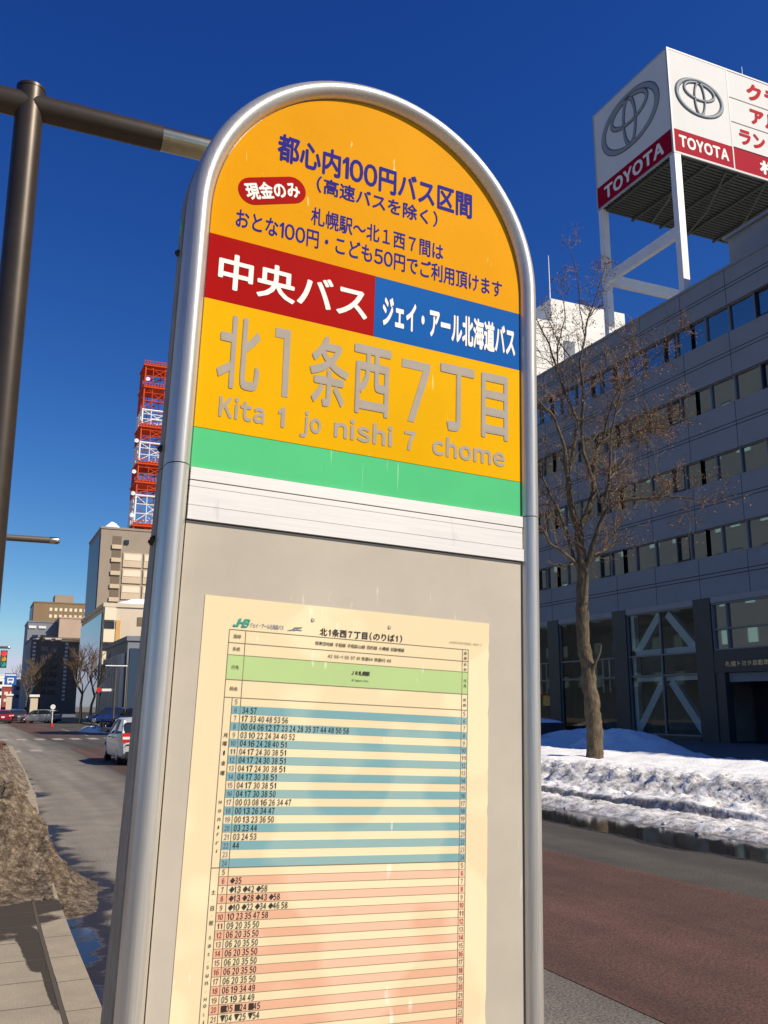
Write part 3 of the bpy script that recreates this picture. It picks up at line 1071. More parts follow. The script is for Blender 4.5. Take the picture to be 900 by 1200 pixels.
def vchar(ch, row, bold=0.008, k=0.0027):
    yc = RY0 - (row + 0.5) * ROW
    g_ = glyph(ch, bold)[2]
    asp = min(1.0, (g_[1] - g_[0]) / max(0.05, g_[3] - g_[2]))
    if ch in '・':
        text(dl, ch, 0.0056, 0.0064, yc - 0.0004, yc + 0.0004, pf(W3), bold)
    else:
        text(dl, ch, 0.006 - k * max(asp, 0.35), 0.006 + k * max(asp, 0.35), yc - k, yc + k, pf(W3), bold)
for ch, r_ in (('月', 4.1), ('曜', 5.1), ('｜', 6.2), ('金', 7.4), ('曜', 8.6)):
    vchar(ch, r_, 0.012, 0.003)
for ch, r_ in (('M', 12.0), ('o', 13.0), ('n', 14.0), ('｜', 14.9), ('F', 15.7), ('r', 16.7), ('i', 17.6)):
    vchar(ch, r_, 0.008, 0.0021)
for ch, r_ in (('土', 22.2), ('・', 23.1), ('日', 24.0), ('・', 24.8), ('祝', 25.6)):
    vchar(ch, r_, 0.012, 0.003)
for ch, r_ in (('S', 27.2), ('a', 28.1), ('t', 29.0), ('・', 29.8), ('S', 30.4), ('u', 31.3), ('n', 32.1), ('・', 33.0), ('H', 33.8), ('o', 34.5), ('l', 35.4), ('i', 36.2)):
    vchar(ch, r_, 0.008, 0.0021)
dl.build('day_labels', M['black_ink'], poster)
M['pin'] = mat('faded_pin', (0.45, 0.37, 0.33), 0.5)
for px_, py_ in ((0.1317, 0.0252), (0.265, 0.0252)):
    mb = MB()
    f_ = pf(0)
    cpt = Vector(f_(px_, py_))
    mb.tube([cpt + Vector((0, -0.0008, 0)), cpt + Vector((0, -0.0022, 0))], [0.0036, 0.0026], 14)
    mb.build('pin', M['pin'], poster, True, 40)
# ================================================================ POLE WITH CROSSBAR BEHIND THE SIGN
pole = thing('sign_post', 'dark bronze pole with crossbar behind the yellow bus sign', 'post', (0.022, 3.7, 0.146))
pole_ang = 0.0
MB().tube([(0, 0, 0), (0, 0, 4.185)], 0.056, 24).build('upright', M['bronze'], pole, True, 40)
MB().tube([(0, 0, 4.1855), (0, 0, 4.198), (0, 0, 4.205)], [0.058, 0.058, 0.045], 24).build('cap', M['bronze'], pole, True, 40)
MB().tube([(-1.9, 0, 4.115), (0.545, 0, 4.115)], 0.055, 24).build('crossbar', M['bronze'], pole, True, 40)
MB().tube([(0.546, 0, 4.115), (1.5, 0, 4.115)], 0.0535, 24).build('sleeve', M['steel'], pole, True, 40)
MB().box(-0.12, 0.12, -0.12, 0.12, 0.0, 0.02).build('base_plate', M['bronze'], pole)


# ================================================================ OFFICE BUILDING WITH THE ROOFTOP BILLBOARD
M['tile'] = mat('grey_stone_cladding', (0.255, 0.265, 0.28), 0.6, var=0.06, scale=0.5, detail=6)
M['tile_dark'] = mat('dark_stone_pier', (0.045, 0.045, 0.05), 0.35, var=0.1, scale=1)
M['tile_light'] = mat('pale_lintel_panel', (0.34, 0.32, 0.31), 0.6, var=0.05, scale=1)
M['groove'] = mat('cladding_joint', (0.05, 0.052, 0.06), 0.8)
M['mullion'] = mat('grey_window_frame', (0.22, 0.22, 0.23), 0.45, 0.4)
M['black_frame'] = mat('black_sash_frame', (0.015, 0.015, 0.018), 0.4)
M['win'] = mat('dark_reflective_glass', (0.008, 0.012, 0.022), 0.02, spec=1.0)
M['win'].node_tree.nodes['Principled BSDF'].inputs['IOR'].default_value = 2.4
M['shop_glass'] = glass_mat('clear_shop_glass', (0.82, 0.88, 0.88))
M['interior'] = mat('dim_interior', (0.24, 0.23, 0.22), 0.9, var=0.2, scale=0.6)
M['brace'] = mat('pale_steel_brace', (0.74, 0.78, 0.76), 0.6)
M['white_metal'] = mat('white_painted_steel', (0.80, 0.79, 0.76), 0.45, var=0.04, scale=1)
M['sign_white'] = mat('white_sign_panel', (0.70, 0.69, 0.66), 0.6, spec=0.05, var=0.02, scale=0.6)
M['sign_red'] = mat('crimson_sign_panel', (0.36, 0.005, 0.022), 0.6, spec=0.04)
M['sign_seam'] = mat('grey_seam', (0.42, 0.42, 0.42), 0.5)
M['chrome'] = mat('chrome_grey_emblem', (0.30, 0.33, 0.35), 0.6, spec=0.1)
M['chrome_line'] = mat('emblem_outline', (0.045, 0.06, 0.07), 0.7, spec=0.05)
M['truss'] = mat('dark_steel_truss', (0.10, 0.11, 0.09), 0.7)
M['soffit'] = mat('dark_louvred_soffit', (0.085, 0.09, 0.075), 0.8)
FX = 33.0                       # facade plane
Y0, Y1, ROOF = -22.0, 52.4, 23.35
ob = thing('office_building', 'long grey office block with window bands behind the bare tree', 'office', (FX, 0, 0))
core = MB().box(0.45, 28, Y0, Y1, 7.0, ROOF - 0.3).box(6.3, 28, Y0, Y1, 0.0, 6.998)
core.build('wall', M['tile'], ob)
FL = [(9.08, 10.50), (12.76, 14.10), (16.44, 17.80), (20.04, 21.50)]
sp_ = MB()
lev = [7.06] + [z for f in FL for z in f] + [ROOF]
for i in range(0, len(lev), 2):
    sp_.box(0.0, 0.45, Y0, Y1, lev[i], lev[i + 1], 0)
sp_.box(-0.06, 28.05, Y0 - 0.05, Y1 + 0.05, ROOF, ROOF + 0.14, 0)
sp_.build('spandrel', [M['tile']], ob)
gr = MB()
for z in (8.02, 8.20, 11.60, 11.78, 15.22, 15.40, 18.86, 19.04, 22.32, 22.50):
    gr.box(-0.004, 0.02, Y0, Y1, z, z + 0.045)
BAY, COL0 = 6.48, 35.15
y = COL0 - 9 * BAY - 3.24
while y < Y1:
    for i in range(0, len(lev), 2):
        gr.box(-0.004, 0.02, y, y + 0.035, lev[i] + 0.01, lev[i + 1] - 0.01)
    y += BAY / 2
gr.build('cladding_joints', M['groove'], ob)
for c in range(-8, 3):
    yc = COL0 + c * BAY
    for (z0, z1) in FL:
        # window strip centred on the bay right of this pier
        fr = MB()
        edges = [yc + 0.58, yc + 1.68, yc + 3.33, yc + 4.80, yc + 5.90] if False else [yc - 0.58, yc + 0.58, yc + 1.61, yc + 3.26, yc + 4.87, yc + 5.90]
        if edges[-1] > Y1:
            edges = [e for e in edges if e < Y1 - 0.2]
        for k, e in enumerate(edges):
            fr.box(0.10, 0.2, e - 0.045, e + 0.045, z0 + 0.002, z1 - 0.002, 0)
        fr.box(0.11, 0.2, edges[0] + 0.05, edges[-1] - 0.05, z0 + 0.002, z0 + 0.05, 0)
        fr.box(0.11, 0.2, edges[0] + 0.05, edges[-1] - 0.05, z1 - 0.05, z1 - 0.002, 0)
        if len(edges) > 2:
            a, b_ = edges[1] + 0.05, edges[2] - 0.05
            for (p, q, s, t) in ((a, a + 0.07, z0 + 0.05, z1 - 0.05), (b_ - 0.07, b_, z0 + 0.05, z1 - 0.05), (a, b_, z0 + 0.05, z0 + 0.12), (a, b_, z1 - 0.12, z1 - 0.05)):
                fr.box(0.085, 0.205, p, q, s, t, 1)
        w = fr.build('window', [M['mullion'], M['black_frame']], ob)
        pn = MB()
        for a, b_ in zip(edges[:-1], edges[1:]):
            tl = random.uniform(-0.006, 0.006)
            pn.add([(0.21 + tl, a + 0.04, z0 + 0.002), (0.21 - tl, b_ - 0.04, z0 + 0.002), (0.21 - tl, b_ - 0.04, z1 - 0.002), (0.21 + tl, a + 0.04, z1 - 0.002)], [(0, 3, 2, 1)])
        pn.build('pane', M['win'], w)
# ground floor: piers, pale lintels, glazed bays with steel bracing, entrance with fascia letters
for c in range(-8, 3):
    yc = COL0 + c * BAY
    MB().box(-0.05, 0.9, yc - 0.58, yc + 0.58, 0.0, 7.06).build('pier', M['tile_dark'], ob)
li = MB()
for c in range(-8, 3):
    yc = COL0 + c * BAY
    b_ = min(yc + BAY - 0.58, Y1)
    li.box(0.0, 0.45, yc + 0.582, b_ - 0.002, 6.78, 7.058)
li.build('lintel', M['tile_light'], ob)
MB().box(-0.1, 0.85, COL0 + 0.59, Y1, 0.0, 0.34).build('plinth', M['tile_dark'], ob)
inn = MB()
inn.box(0.46, 0.5, Y0, COL0 - BAY, 0.12, 6.77)
inn.box(6.0, 6.2, COL0 - BAY, Y1, 0.12, 6.77)
inn.box(0.5, 6.0, COL0 - BAY, Y1, 3.30, 3.42)
inn.box(0.5, 6.0, COL0 - BAY, Y1, 6.70, 6.772)
inn.box(0.5, 5.99, Y1 - 0.25, Y1 - 0.02, 0.12, 6.69)
inn.box(0.5, 5.99, COL0 - 0.1, COL0 + 0.1, 0.12, 6.69)
inn.build('interior', M['interior'], ob)
MB().box(2.4, 2.5, COL0 - BAY + 0.59, COL0 - 0.59, 0.12, 3.40).box(0.5, 2.39, COL0 - BAY + 0.59, COL0 - 0.59, 0.121, 0.13).build('entrance_recess', M['tile_dark'], ob)
for c in range(0, 3):
    ya, yb = COL0 + c * BAY + 0.59, min(COL0 + (c + 1) * BAY - 0.59, Y1 - 0.1)
    fr = MB()
    ym = (ya + yb) / 2
    for e in (ya, ym, yb):
        fr.box(0.05, 0.2, e - 0.05, e + 0.05, 0.342, 6.776)
    for z in (0.345, 3.36, 4.42, 6.70):
        fr.box(0.06, 0.19, ya + 0.06, yb - 0.06, z, z + 0.08)
    s = fr.build('shop_window', M['mullion'], ob)
    MB().quad((0.125, ya, 0.35), (0.125, ya, 6.75), (0.125, yb, 6.75), (0.125, yb, 0.35)).build('pane', M['shop_glass'], s)
    if c == 0:
        br = MB()
        def bar(p, q, w_=0.22):
            d = Vector((0, q[0] - p[0], q[1] - p[1])).normalized()
            nrm = Vector((0, -d.z, d.y)) * w_
            for xx in (0.32,):
                P0, P1 = Vector((xx, *p)), Vector((xx, *q))
                vv = [P0 - nrm, P0 + nrm, P1 + nrm, P1 - nrm]
                br.add([v for v in vv] + [v + Vector((0.3, 0, 0)) for v in vv], [(0, 1, 2, 3), (7, 6, 5, 4), (0, 4, 5, 1), (1, 5, 6, 2), (2, 6, 7, 3), (3, 7, 4, 0)])
        bar((ya + 0.35, 4.6), (ym - 0.3, 6.6))
        bar((yb - 0.35, 4.6), (ym + 0.3, 6.6))
        bar((ya + 0.25, 0.6), (ym - 0.3, 3.1))
        bar((yb - 0.25, 0.6), (ym + 0.3, 3.1))
        br.box(0.30, 0.6, ya, yb, 4.45, 4.80)
        br.box(0.30, 0.6, ya, yb, 3.12, 3.35)
        br.box(0.30, 0.6, yb - 0.3, yb, 0.4, 6.7).box(0.30, 0.6, ya, ya + 0.3, 0.4, 6.7)
        br.build('steel_brace', M['brace'], ob)
    else:
        sh = MB()
        for k in range(7):
            yy = ya + 0.4 + k * 0.62
            sh.box(0.9, 0.95, yy, yy + 0.09, 2.6, 4.5)
        sh.build('window_screen', M['brace'], ob)
lampm = bpy.data.materials.new('lit_lamp')
lampm.use_nodes = True
lampm.node_tree.nodes['Principled BSDF'].inputs['Emission Color'].default_value = (1, 0.85, 0.6, 1)
lampm.node_tree.nodes['Principled BSDF'].inputs['Emission Strength'].default_value = 6
lm_ = MB()
lm_.tube([(2.2, 43.55, 5.0), (2.2, 43.55, 5.3)], 0.10, 10)
lm_.build('interior_lamp', lampm, ob)
# entrance bay
ea, eb = COL0 - BAY + 0.58, COL0 - 0.58
fb = MB()
fb.box(-0.03, 0.5, ea + 0.002, eb - 0.002, 3.40, 4.45)
fb.box(0.0, 0.45, eb - 0.62, eb - 0.002, 0.12, 3.398)
fb.build('entrance_fascia', M['tile_dark'], ob)
MB().box(0.25, 0.45, ea, eb - 0.64, 2.95, 3.38).build('soffit_panel', M['tile'], ob)
ew = MB()
for yy in (ea + 0.05, eb - 0.98, eb - 0.06):
    ew.box(0.02, 0.2, yy - 0.04, yy + 0.04, 4.46, 6.77)
for z in (4.47, 5.45, 6.69):
    ew.box(0.03, 0.19, ea + 0.1, eb - 0.11, z, z + 0.07)
eo = ew.build('window', M['mullion'], ob)
MB().quad((0.15, ea, 4.47), (0.15, ea, 6.76), (0.15, eb, 6.76), (0.15, eb, 4.47)).build('pane', M['win'], eo)
text(MB(), '札幌トヨタ自動車株式会社', eb - 0.75, eb - 4.75, 3.66, 3.92, lambda x, y: (-0.036, x, y), 0.02).build('fascia_letters', M['steel'], ob)
hut = MB().box(1.6, 20, 20, 33.0, ROOF + 0.14, ROOF + 2.6).box(1.4, 20.2, 19.8, 33.2, ROOF + 2.6, ROOF + 2.75)
hut.build('roof_house', M['tile'], ob)
pb = MB()
for yy in range(-6, 18, 8):
    pb.box(3, 6, yy, yy + 3, ROOF + 0.14, ROOF + 1.6)
pb.build('roof_plant', M['tile_light'], ob)

# rooftop billboard: a box on steel posts, one face to the street, one up the street
BX0, BX1, BY0, BY1, BZ0, BZ1 = 33.0, 47.5, 34.75, 41.6, 31.75, 38.42
bb = thing('rooftop_billboard', 'white and crimson box billboard with oval emblem on steel posts above the roof', 'billboard', (BX0, BY0, ROOF + 0.14))
def L3(x, y, z):
    return (x - BX0, y - BY0, z - ROOF - 0.14)
def lbox(mb, x0, x1, y0, y1, z0, z1, m=0):
    a, b_ = L3(x0, y0, z0), L3(x1, y1, z1)
    return mb.box(a[0], b_[0], a[1], b_[1], a[2], b_[2], m)
lbox(MB(), BX0 + 0.06, BX1 - 0.06, BY0 + 0.06, BY1 - 0.06, BZ0 + 0.12, BZ1 - 0.06).build('box_core', M['truss'], bb)
RT = 33.28                       # top of the crimson base band
f1 = MB()
SPL = BX0 + 4.42
lbox(f1, BX0 + 0.10, SPL - 0.05, BY0, BY0 + 0.055, RT, BZ1 - 0.1, 0)
lbox(f1, BX0 + 0.10, SPL - 0.05, BY0, BY0 + 0.055, BZ0 + 0.12, RT - 0.004, 1)
rows = [RT + 0.02, 34.95, 36.55, BZ1 - 0.1]
for a, b_ in zip(rows[:-1], rows[1:]):
    lbox(f1, SPL + 0.05, BX1 - 0.1, BY0, BY0 + 0.055, a + 0.04, b_ - 0.04, 0)
lbox(f1, SPL + 0.05, BX1 - 0.1, BY0, BY0 + 0.055, BZ0 + 0.12, RT - 0.03, 1)
front = f1.build('street_end_face', [M['sign_white'], M['sign_red']], bb)
f2 = MB()
lbox(f2, BX0, BX0 + 0.055, BY0 + 0.10, BY1 - 0.1, RT, BZ1 - 0.1, 0)
lbox(f2, BX0, BX0 + 0.055, BY0 + 0.10, BY1 - 0.1, BZ0 + 0.12, RT - 0.004, 1)
side = f2.build('roadside_face', [M['sign_white'], M['sign_red']], bb)
fr = MB()
for (x0, x1, y0, y1) in ((BX0 - 0.02, BX0 + 0.098, BY0 - 0.02, BY0 + 0.098), (BX0 - 0.02, BX0 + 0.08, BY1 - 0.098, BY1), (BX1 - 0.098, BX1, BY0 - 0.02, BY0 + 0.08)):
    lbox(fr, x0, x1, y0, y1, BZ0, BZ1)
for z0, z1 in ((BZ1 - 0.098, BZ1 - 0.001), (BZ0, BZ0 + 0.118)):
    lbox(fr, BX0 + 0.099, BX1 - 0.099, BY0 - 0.015, BY0 + 0.07, z0, z1)
    lbox(fr, BX0 - 0.015, BX0 + 0.07, BY0 + 0.099, BY1 - 0.099, z0, z1)
lbox(fr, SPL - 0.048, SPL + 0.048, BY0 - 0.01, BY0 + 0.05, BZ0 + 0.119, BZ1 - 0.099)
fr.build('edge_frame', M['sign_seam'], bb)
sf = MB()
n = 26
for k in range(n):
    yy = BY0 + 0.1 + (BY1 - BY0 - 0.2) * k / n
    lbox(sf, BX0 + 0.1, BX1 - 0.1, yy, yy + 0.13, BZ0 + 0.005, BZ0 + 0.10)
for k in range(7):
    xx = BX0 + 0.3 + k * 2.2
    lbox(sf, xx, xx + 0.12, BY0 + 0.1, BY1 - 0.1, BZ0 - 0.12, BZ0 + 0.003)
sf.build('soffit_slats', M['soffit'], bb)


def ering(mb, cx, cz, rx, rz, w0, w1, fn, m=0, n=40, a0=0.0, a1=2 * pi):
    """flat elliptical ring with depth: w0 inner and w1 outer half-width, raised 3 cm"""
    v, f = [], []
    full_ = abs(a1 - a0 - 2 * pi) < 1e-6
    steps = n if full_ else n + 1
    for k in range(steps):
        th = a0 + (a1 - a0) * k / n
        c, s = cos(th), sin(th)
        nx, nz = c / rx, s / rz
        l = math.hypot(nx, nz)
        nx, nz = nx / l, nz / l
        wd = w0 + (w1 - w0) * abs(c)
        for sgn, d in ((-1, 0.004), (-0.55, 0.05), (0.55, 0.05), (1, 0.004)):
            v.append(fn(cx + rx * c + nx * wd * sgn, cz + rz * s + nz * wd * sgn, d))
    for k in range(n):
        a, b_ = k * 4, ((k + 1) % steps) * 4
        for j in range(3):
            f.append((a + j, b_ + j, b_ + j + 1, a + j + 1))
    mb.add(v, f, m)


def emblem(fn, cx, cz, R, parent):
    o1, o2 = MB(), MB()
    f_low = lambda x, z, d: fn(x, z, d * 0.4)
    f_hi = lambda x, z, d: fn(x, z, d * 1.6)
    for mb, ff, ex in ((o1, f_low, 0.030), (o2, f_hi, 0.0)):
        ex *= R
        ering(mb, cx, cz, R, R * 0.68, 0.040 * R + ex * .6, 0.075 * R + ex * .6, ff)
        ering(mb, cx, cz - R * 0.03, R * 0.22, R * 0.62, 0.050 * R + ex * .6, 0.035 * R + ex * .6, ff)
        ering(mb, cx, cz + R * 0.25, R * 0.66, R * 0.33, 0.035 * R + ex * .6, 0.050 * R + ex * .6, ff)
    o1.build('emblem_outline', M['chrome_line'], parent)
    o2.build('emblem', M['chrome'], parent)


ff = lambda x, z, d=0.012: L3(x, BY0 - d, z)
fs = lambda y_, z, d=0.012: L3(BX0 - d, y_, z)
emblem(ff, BX0 + 2.18, 35.75, 1.66, front)
emblem(lambda x, z, d: fs(2 * (BY0 + 3.45) - x, z, d), BY0 + 3.45, 36.0, 2.45, side)
text(MB(), 'TOYOTA', BX0 + 0.42, BX0 + 4.05, 32.22, 32.98, lambda x, z: ff(x, z), 0.045, gap=0.12).build('lettering', M['white_ink'], front)
text(MB(), 'TOYOTA', BY1 - 0.75, BY0 + 0.75, 32.12, 33.0, lambda x, z: fs(x, z), 0.045, gap=0.12).build('lettering', M['white_ink'], side)
M['sign_red_ink'] = mat('crimson_lettering', (0.42, 0.01, 0.02), 0.6, spec=0.04)
lt = MB()
text(lt, 'クラウン', BX0 + 5.9, BX0 + 11.3, 36.82, 37.98, lambda x, z: ff(x, z), 0.05)
text(lt, 'アルファード', BX0 + 6.0, BX0 + 13.2, 35.2, 36.3, lambda x, z: ff(x, z), 0.05)
text(lt, 'ランドクルーザー', BX0 + 5.0, BX0 + 13.4, 33.62, 34.7, lambda x, z: ff(x, z), 0.05)
lt.build('model_lettering', M['sign_red_ink'], front)
text(MB(), '札幌トヨタ', BX0 + 6.4, BX0 + 12.6, 32.1, 33.0, lambda x, z: ff(x, z), 0.045).build('dealer_lettering', M['white_ink'], front)
for (px_, py_) in ((33.25, 34.95), (33.25, 41.35), (47.2, 34.95), (47.2, 41.35)):
    lbox(MB(), px_ - 0.22, px_ + 0.22, py_ - 0.2, py_ + 0.2, ROOF + 0.14, BZ0 - 0.001).build('leg', M['white_metal'], bb)
bm = MB()
lbox(bm, 33.1, 33.4, 35.16, 41.14, 26.85, 27.5)
lbox(bm, 47.05, 47.35, 35.16, 41.14, 26.85, 27.5)
lbox(bm, 33.48, 46.9, 41.2, 41.5, 26.85, 27.5)
bm.build('cross_beam', M['white_metal'], bb)
tr = MB()
for k in range(5):
    xx = 34.0 + k * 3.0
    tr.tube([L3(xx, 35, BZ0 - 0.05), L3(xx + 1.4, 38, BZ0 - 0.55), L3(xx + 2.9, 41.3, BZ0 - 0.05)], 0.06, 6)
tr.build('truss', M['truss'], bb)
MB().tube([L3(39.2, 35.2, BZ1), L3(39.2, 35.2, BZ1 + 1.0)], [0.03, 0.012], 6).build('lightning_rod', M['white_metal'], bb)

# dark planter with a cap of snow by the office front
pl = thing('planter_box', 'dark planter box capped with snow in front of the office glass', 'planter', (24.6, 37.2, 0.12))
mb = MB()
mb.add([(-0.8, -0.5, 0), (0.8, -0.5, 0), (0.8, 0.5, 0), (-0.8, 0.5, 0), (-0.95, -0.6, 0.95), (0.95, -0.6, 0.95), (0.95, 0.6, 0.95), (-0.95, 0.6, 0.95)],
       [(0, 3, 2, 1), (4, 5, 6, 7), (0, 1, 5, 4), (1, 2, 6, 5), (2, 3, 7, 6), (3, 0, 4, 7)])
mb.build('box', M['tile_dark'], pl)
sn = sheet_grid(frange(-0.93, 0.93, 0.06), frange(-0.58, 0.58, 0.06), lambda x, y: 0.952 + 0.16 * (1 - (x / 0.93) ** 4) * (1 - (y / 0.58) ** 4) * (1 + 0.3 * fbm(x * 3, y * 3)))
sn.build('snow_cap', M['snow_clean'], pl, True, 180)

# ================================================================ TREES
M['bark'] = mat('grey_brown_bark', (0.070, 0.052, 0.029), 0.9, var=0.3, col2=(0.165, 0.122, 0.07), scale=9, stretch=(2, 2, 0.6), bump=1.0, bscale=16, detail=8)
M['twig'] = mat('twig_bark', (0.135, 0.095, 0.058), 0.9)
M['dry_leaf'] = mat('dry_brown_leaf', (0.16, 0.070, 0.026), 0.8, col2=(0.27, 0.13, 0.05), scale=2.5)
TR = {'trunk':[(0.18,0.49,0.223),(0.2,0.81,0.212),(0.21,1.18,0.195),(0.19,1.59,0.206),(0.17,1.97,0.201),(0.12,2.4,0.184),(0.12,2.81,0.178),(0.05,3.27,0.173),(0.02,3.53,0.167),(0.04,4.49,0.156),(0.09,5.23,0.156),(0.07,5.73,0.123),(0.03,6.35,0.111)],'limbL':[(0.03,6.35,0.1),(-0.15,6.91,0.089),(-0.22,7.54,0.078),(-0.25,7.85,0.067)],'limbLL':[(-0.25,7.85,0.05),(-0.33,8.54,0.045),(-0.52,9.12,0.039),(-0.65,9.34,0.033),(-0.93,9.54,0.028),(-1.35,10.0,0.017)],'limbLR':[(-0.24,7.87,0.056),(-0.17,8.06,0.05),(-0.08,8.42,0.047),(0.05,8.95,0.045),(0.12,9.38,0.042),(0.05,9.75,0.038),(-0.17,10.24,0.033),(-0.33,10.96,0.031),(-0.47,11.61,0.025),(-0.62,12.07,0.02),(-0.88,12.63,0.013)],'limbLR2':[(-0.33,10.96,0.022),(-0.3,11.64,0.02),(0.03,12.63,0.016),(0.01,13.41,0.011),(0.19,14.19,0.008)],'limbR':[(0.03,6.35,0.1),(0.13,6.56,0.095),(0.41,7.07,0.084),(0.55,7.54,0.078),(0.56,7.85,0.072)],'limbRL':[(0.56,7.85,0.056),(0.46,8.06,0.051),(0.27,8.59,0.047),(0.25,9.17,0.045),(0.32,9.82,0.04),(0.32,10.24,0.036),(0.24,11.04,0.031),(0.41,11.84,0.026),(0.48,12.3,0.022),(0.71,12.84,0.017),(0.96,13.67,0.011)],'limbRL2':[(0.26,10.94,0.022),(0.11,11.29,0.02),(-0.06,11.71,0.017),(-0.25,12.25,0.013),(-0.46,13.02,0.009)],'limbRL3':[(0.34,10.14,0.028),(0.78,10.61,0.025),(1.33,10.84,0.02),(1.71,10.91,0.016),(2.38,11.29,0.011)],'limbRL4':[(0.48,12.3,0.017),(0.87,12.81,0.014),(1.12,13.41,0.011),(1.3,14.19,0.008)],'limbRL5':[(0.42,11.84,0.017),(0.26,12.5,0.013),(0.17,13.28,0.011),(-0.06,14.01,0.008)],'limbRR':[(0.56,7.85,0.056),(0.63,8.3,0.047),(0.74,8.72,0.045),(0.92,9.01,0.04),(1.49,9.19,0.033),(1.84,9.29,0.03),(2.23,9.52,0.025),(2.58,9.56,0.02),(3.04,9.8,0.011)],'limbRR2':[(1.84,9.29,0.02),(2.26,9.31,0.017),(2.54,9.26,0.011)],'limbRR3':[(0.92,9.02,0.028),(1.07,9.75,0.022),(1.24,10.24,0.018),(1.81,10.74,0.013),(2.43,11.24,0.01),(2.89,11.87,0.008)],'third':[(0.12,5.32,0.078),(0.25,5.59,0.072),(0.4,6.13,0.067),(0.6,6.68,0.056),(0.76,7.41,0.047),(0.8,7.67,0.042)],'thirdU':[(0.8,7.67,0.033),(0.8,8.06,0.029),(0.84,8.85,0.026),(1.05,9.7,0.022),(1.25,10.44,0.016),(1.48,11.24,0.011)],'thirdR':[(0.81,7.68,0.029),(1.07,7.93,0.025),(1.44,8.42,0.02),(1.86,8.78,0.013)],'low1':[(0.65,6.81,0.045),(0.95,7.02,0.039),(1.37,7.07,0.036),(2.12,7.07,0.028),(2.5,6.98,0.02),(2.91,6.88,0.011)],'low2':[(0.77,7.4,0.025),(1.05,7.47,0.021),(1.31,7.71,0.013)],'longL':[(0.08,5.32,0.056),(-0.08,5.55,0.051),(-0.22,6.35,0.045),(-0.43,7.12,0.037),(-0.62,7.63,0.031),(-0.85,8.23,0.022),(-1.15,8.78,0.013)],'longL2':[(-0.43,7.12,0.02),(-0.68,7.28,0.016),(-0.98,7.26,0.011)],'lowR':[(0.18,5.5,0.056),(0.34,5.71,0.05),(0.9,5.96,0.042),(1.16,6.21,0.033),(1.21,6.51,0.022),(1.43,6.88,0.013)],'lowL':[(0.06,5.32,0.056),(-0.4,5.73,0.045),(-0.84,5.96,0.036),(-1.06,6.26,0.025),(-1.39,6.47,0.016)],'stub':[(0.13,2.57,0.056),(0.3,2.94,0.039),(0.39,3.34,0.028)]}
# sideways depth (metres away from the street plane) at a limb's start and end, so the crown is round
DEP = dict(trunk=(0, 0), limbL=(0, -.25), limbLL=(-.25, -1.0), limbLR=(-.25, 0.3), limbLR2=(0.0, .9), limbR=(0, .3), limbRL=(.3, -.5), limbRL2=(0, .9),
           limbRL3=(-.1, 1.2), limbRL4=(-.2, .5), limbRL5=(-.1, -1.0), limbRR=(.3, 1.1), limbRR2=(.6, 0.1), limbRR3=(.5, -.9), third=(0, -.5), thirdU=(-.5, -1.1),
           thirdR=(-.5, .3), low1=(-.3, -1.5), low2=(-.4, .4), longL=(0, .9), longL2=(.4, 1.2), lowR=(0, 1.1), lowL=(0, -1.0), stub=(-.1, -.35))
tree = thing('street_tree', 'tall bare street tree with a few clinging dry brown leaves, rooted in the snowbank', 'tree', (14.4, 19.7, 0.0), radians(-24))
tk, lb, tw, lf = MB(), MB(), MB(), MB()
rt = random.Random(21)


def wiggle(pts, amt, rnd, sub=3):
    out = []
    for i in range(len(pts) - 1):
        a, b_ = pts[i], pts[i + 1]
        for k in range(sub):
            t = k / sub
            p = a[0].lerp(b_[0], t)
            if i or k:
                p = p + Vector((rnd.uniform(-1, 1), rnd.uniform(-1, 1), rnd.uniform(-1, 1))) * amt
            out.append((p, a[1] + (b_[1] - a[1]) * t))
    out.append(pts[-1])
    return out


def leaf_clump(mb, p, rnd, n, s=0.055, spread=0.085):
    for _ in range(n):
        c = p + Vector((rnd.gauss(0, spread), rnd.gauss(0, spread), rnd.gauss(-0.05, spread)))
        a = Vector((rnd.uniform(-1, 1), rnd.uniform(-1, 1), rnd.uniform(-1, 0.1))).normalized()
        b_ = a.cross(Vector((rnd.uniform(-1, 1), rnd.uniform(-1, 1), rnd.uniform(-1, 1)))).normalized()
        l = s * rnd.uniform(0.6, 1.4)
        mb.add([c, c + a * l * 0.5 + b_ * l * 0.22, c + a * l, c + a * l * 0.5 - b_ * l * 0.22], [(0, 1, 2, 3)])


def grow(mb, leafmb, p, d, length, r, level, rnd, leafy):
    steps = 4
    pts, rad = [p], [r]
    q = p
    for k in range(steps):
        d = (d + Vector((rnd.gauss(0, .16), rnd.gauss(0, .16), rnd.gauss(0.03, .12)))).normalized()
        q = q + d * length / steps
        pts.append(q)
        rad.append(r * (1 - 0.7 * (k + 1) / steps))
    mb.tube(pts, [max(0.0042, q_) for q_ in rad], 3 if level else 4, caps=False)
    if level < 2:
        for k in range(rnd.randint(2, 4)):
            i = rnd.randint(1, steps)
            ax = Vector((rnd.uniform(-1, 1), rnd.uniform(-1, 1), rnd.uniform(-.6, 1))).normalized()
            nd = (d * 0.75 + ax * 0.75).normalized()
            grow(mb, leafmb, pts[i], nd, length * rnd.uniform(.45, .75), rad[i] * .75, level + 1, rnd, leafy)
    if leafmb is not None and rnd.random() < leafy:
        leaf_clump(leafmb, pts[-1], rnd, rnd.randint(3, 8))


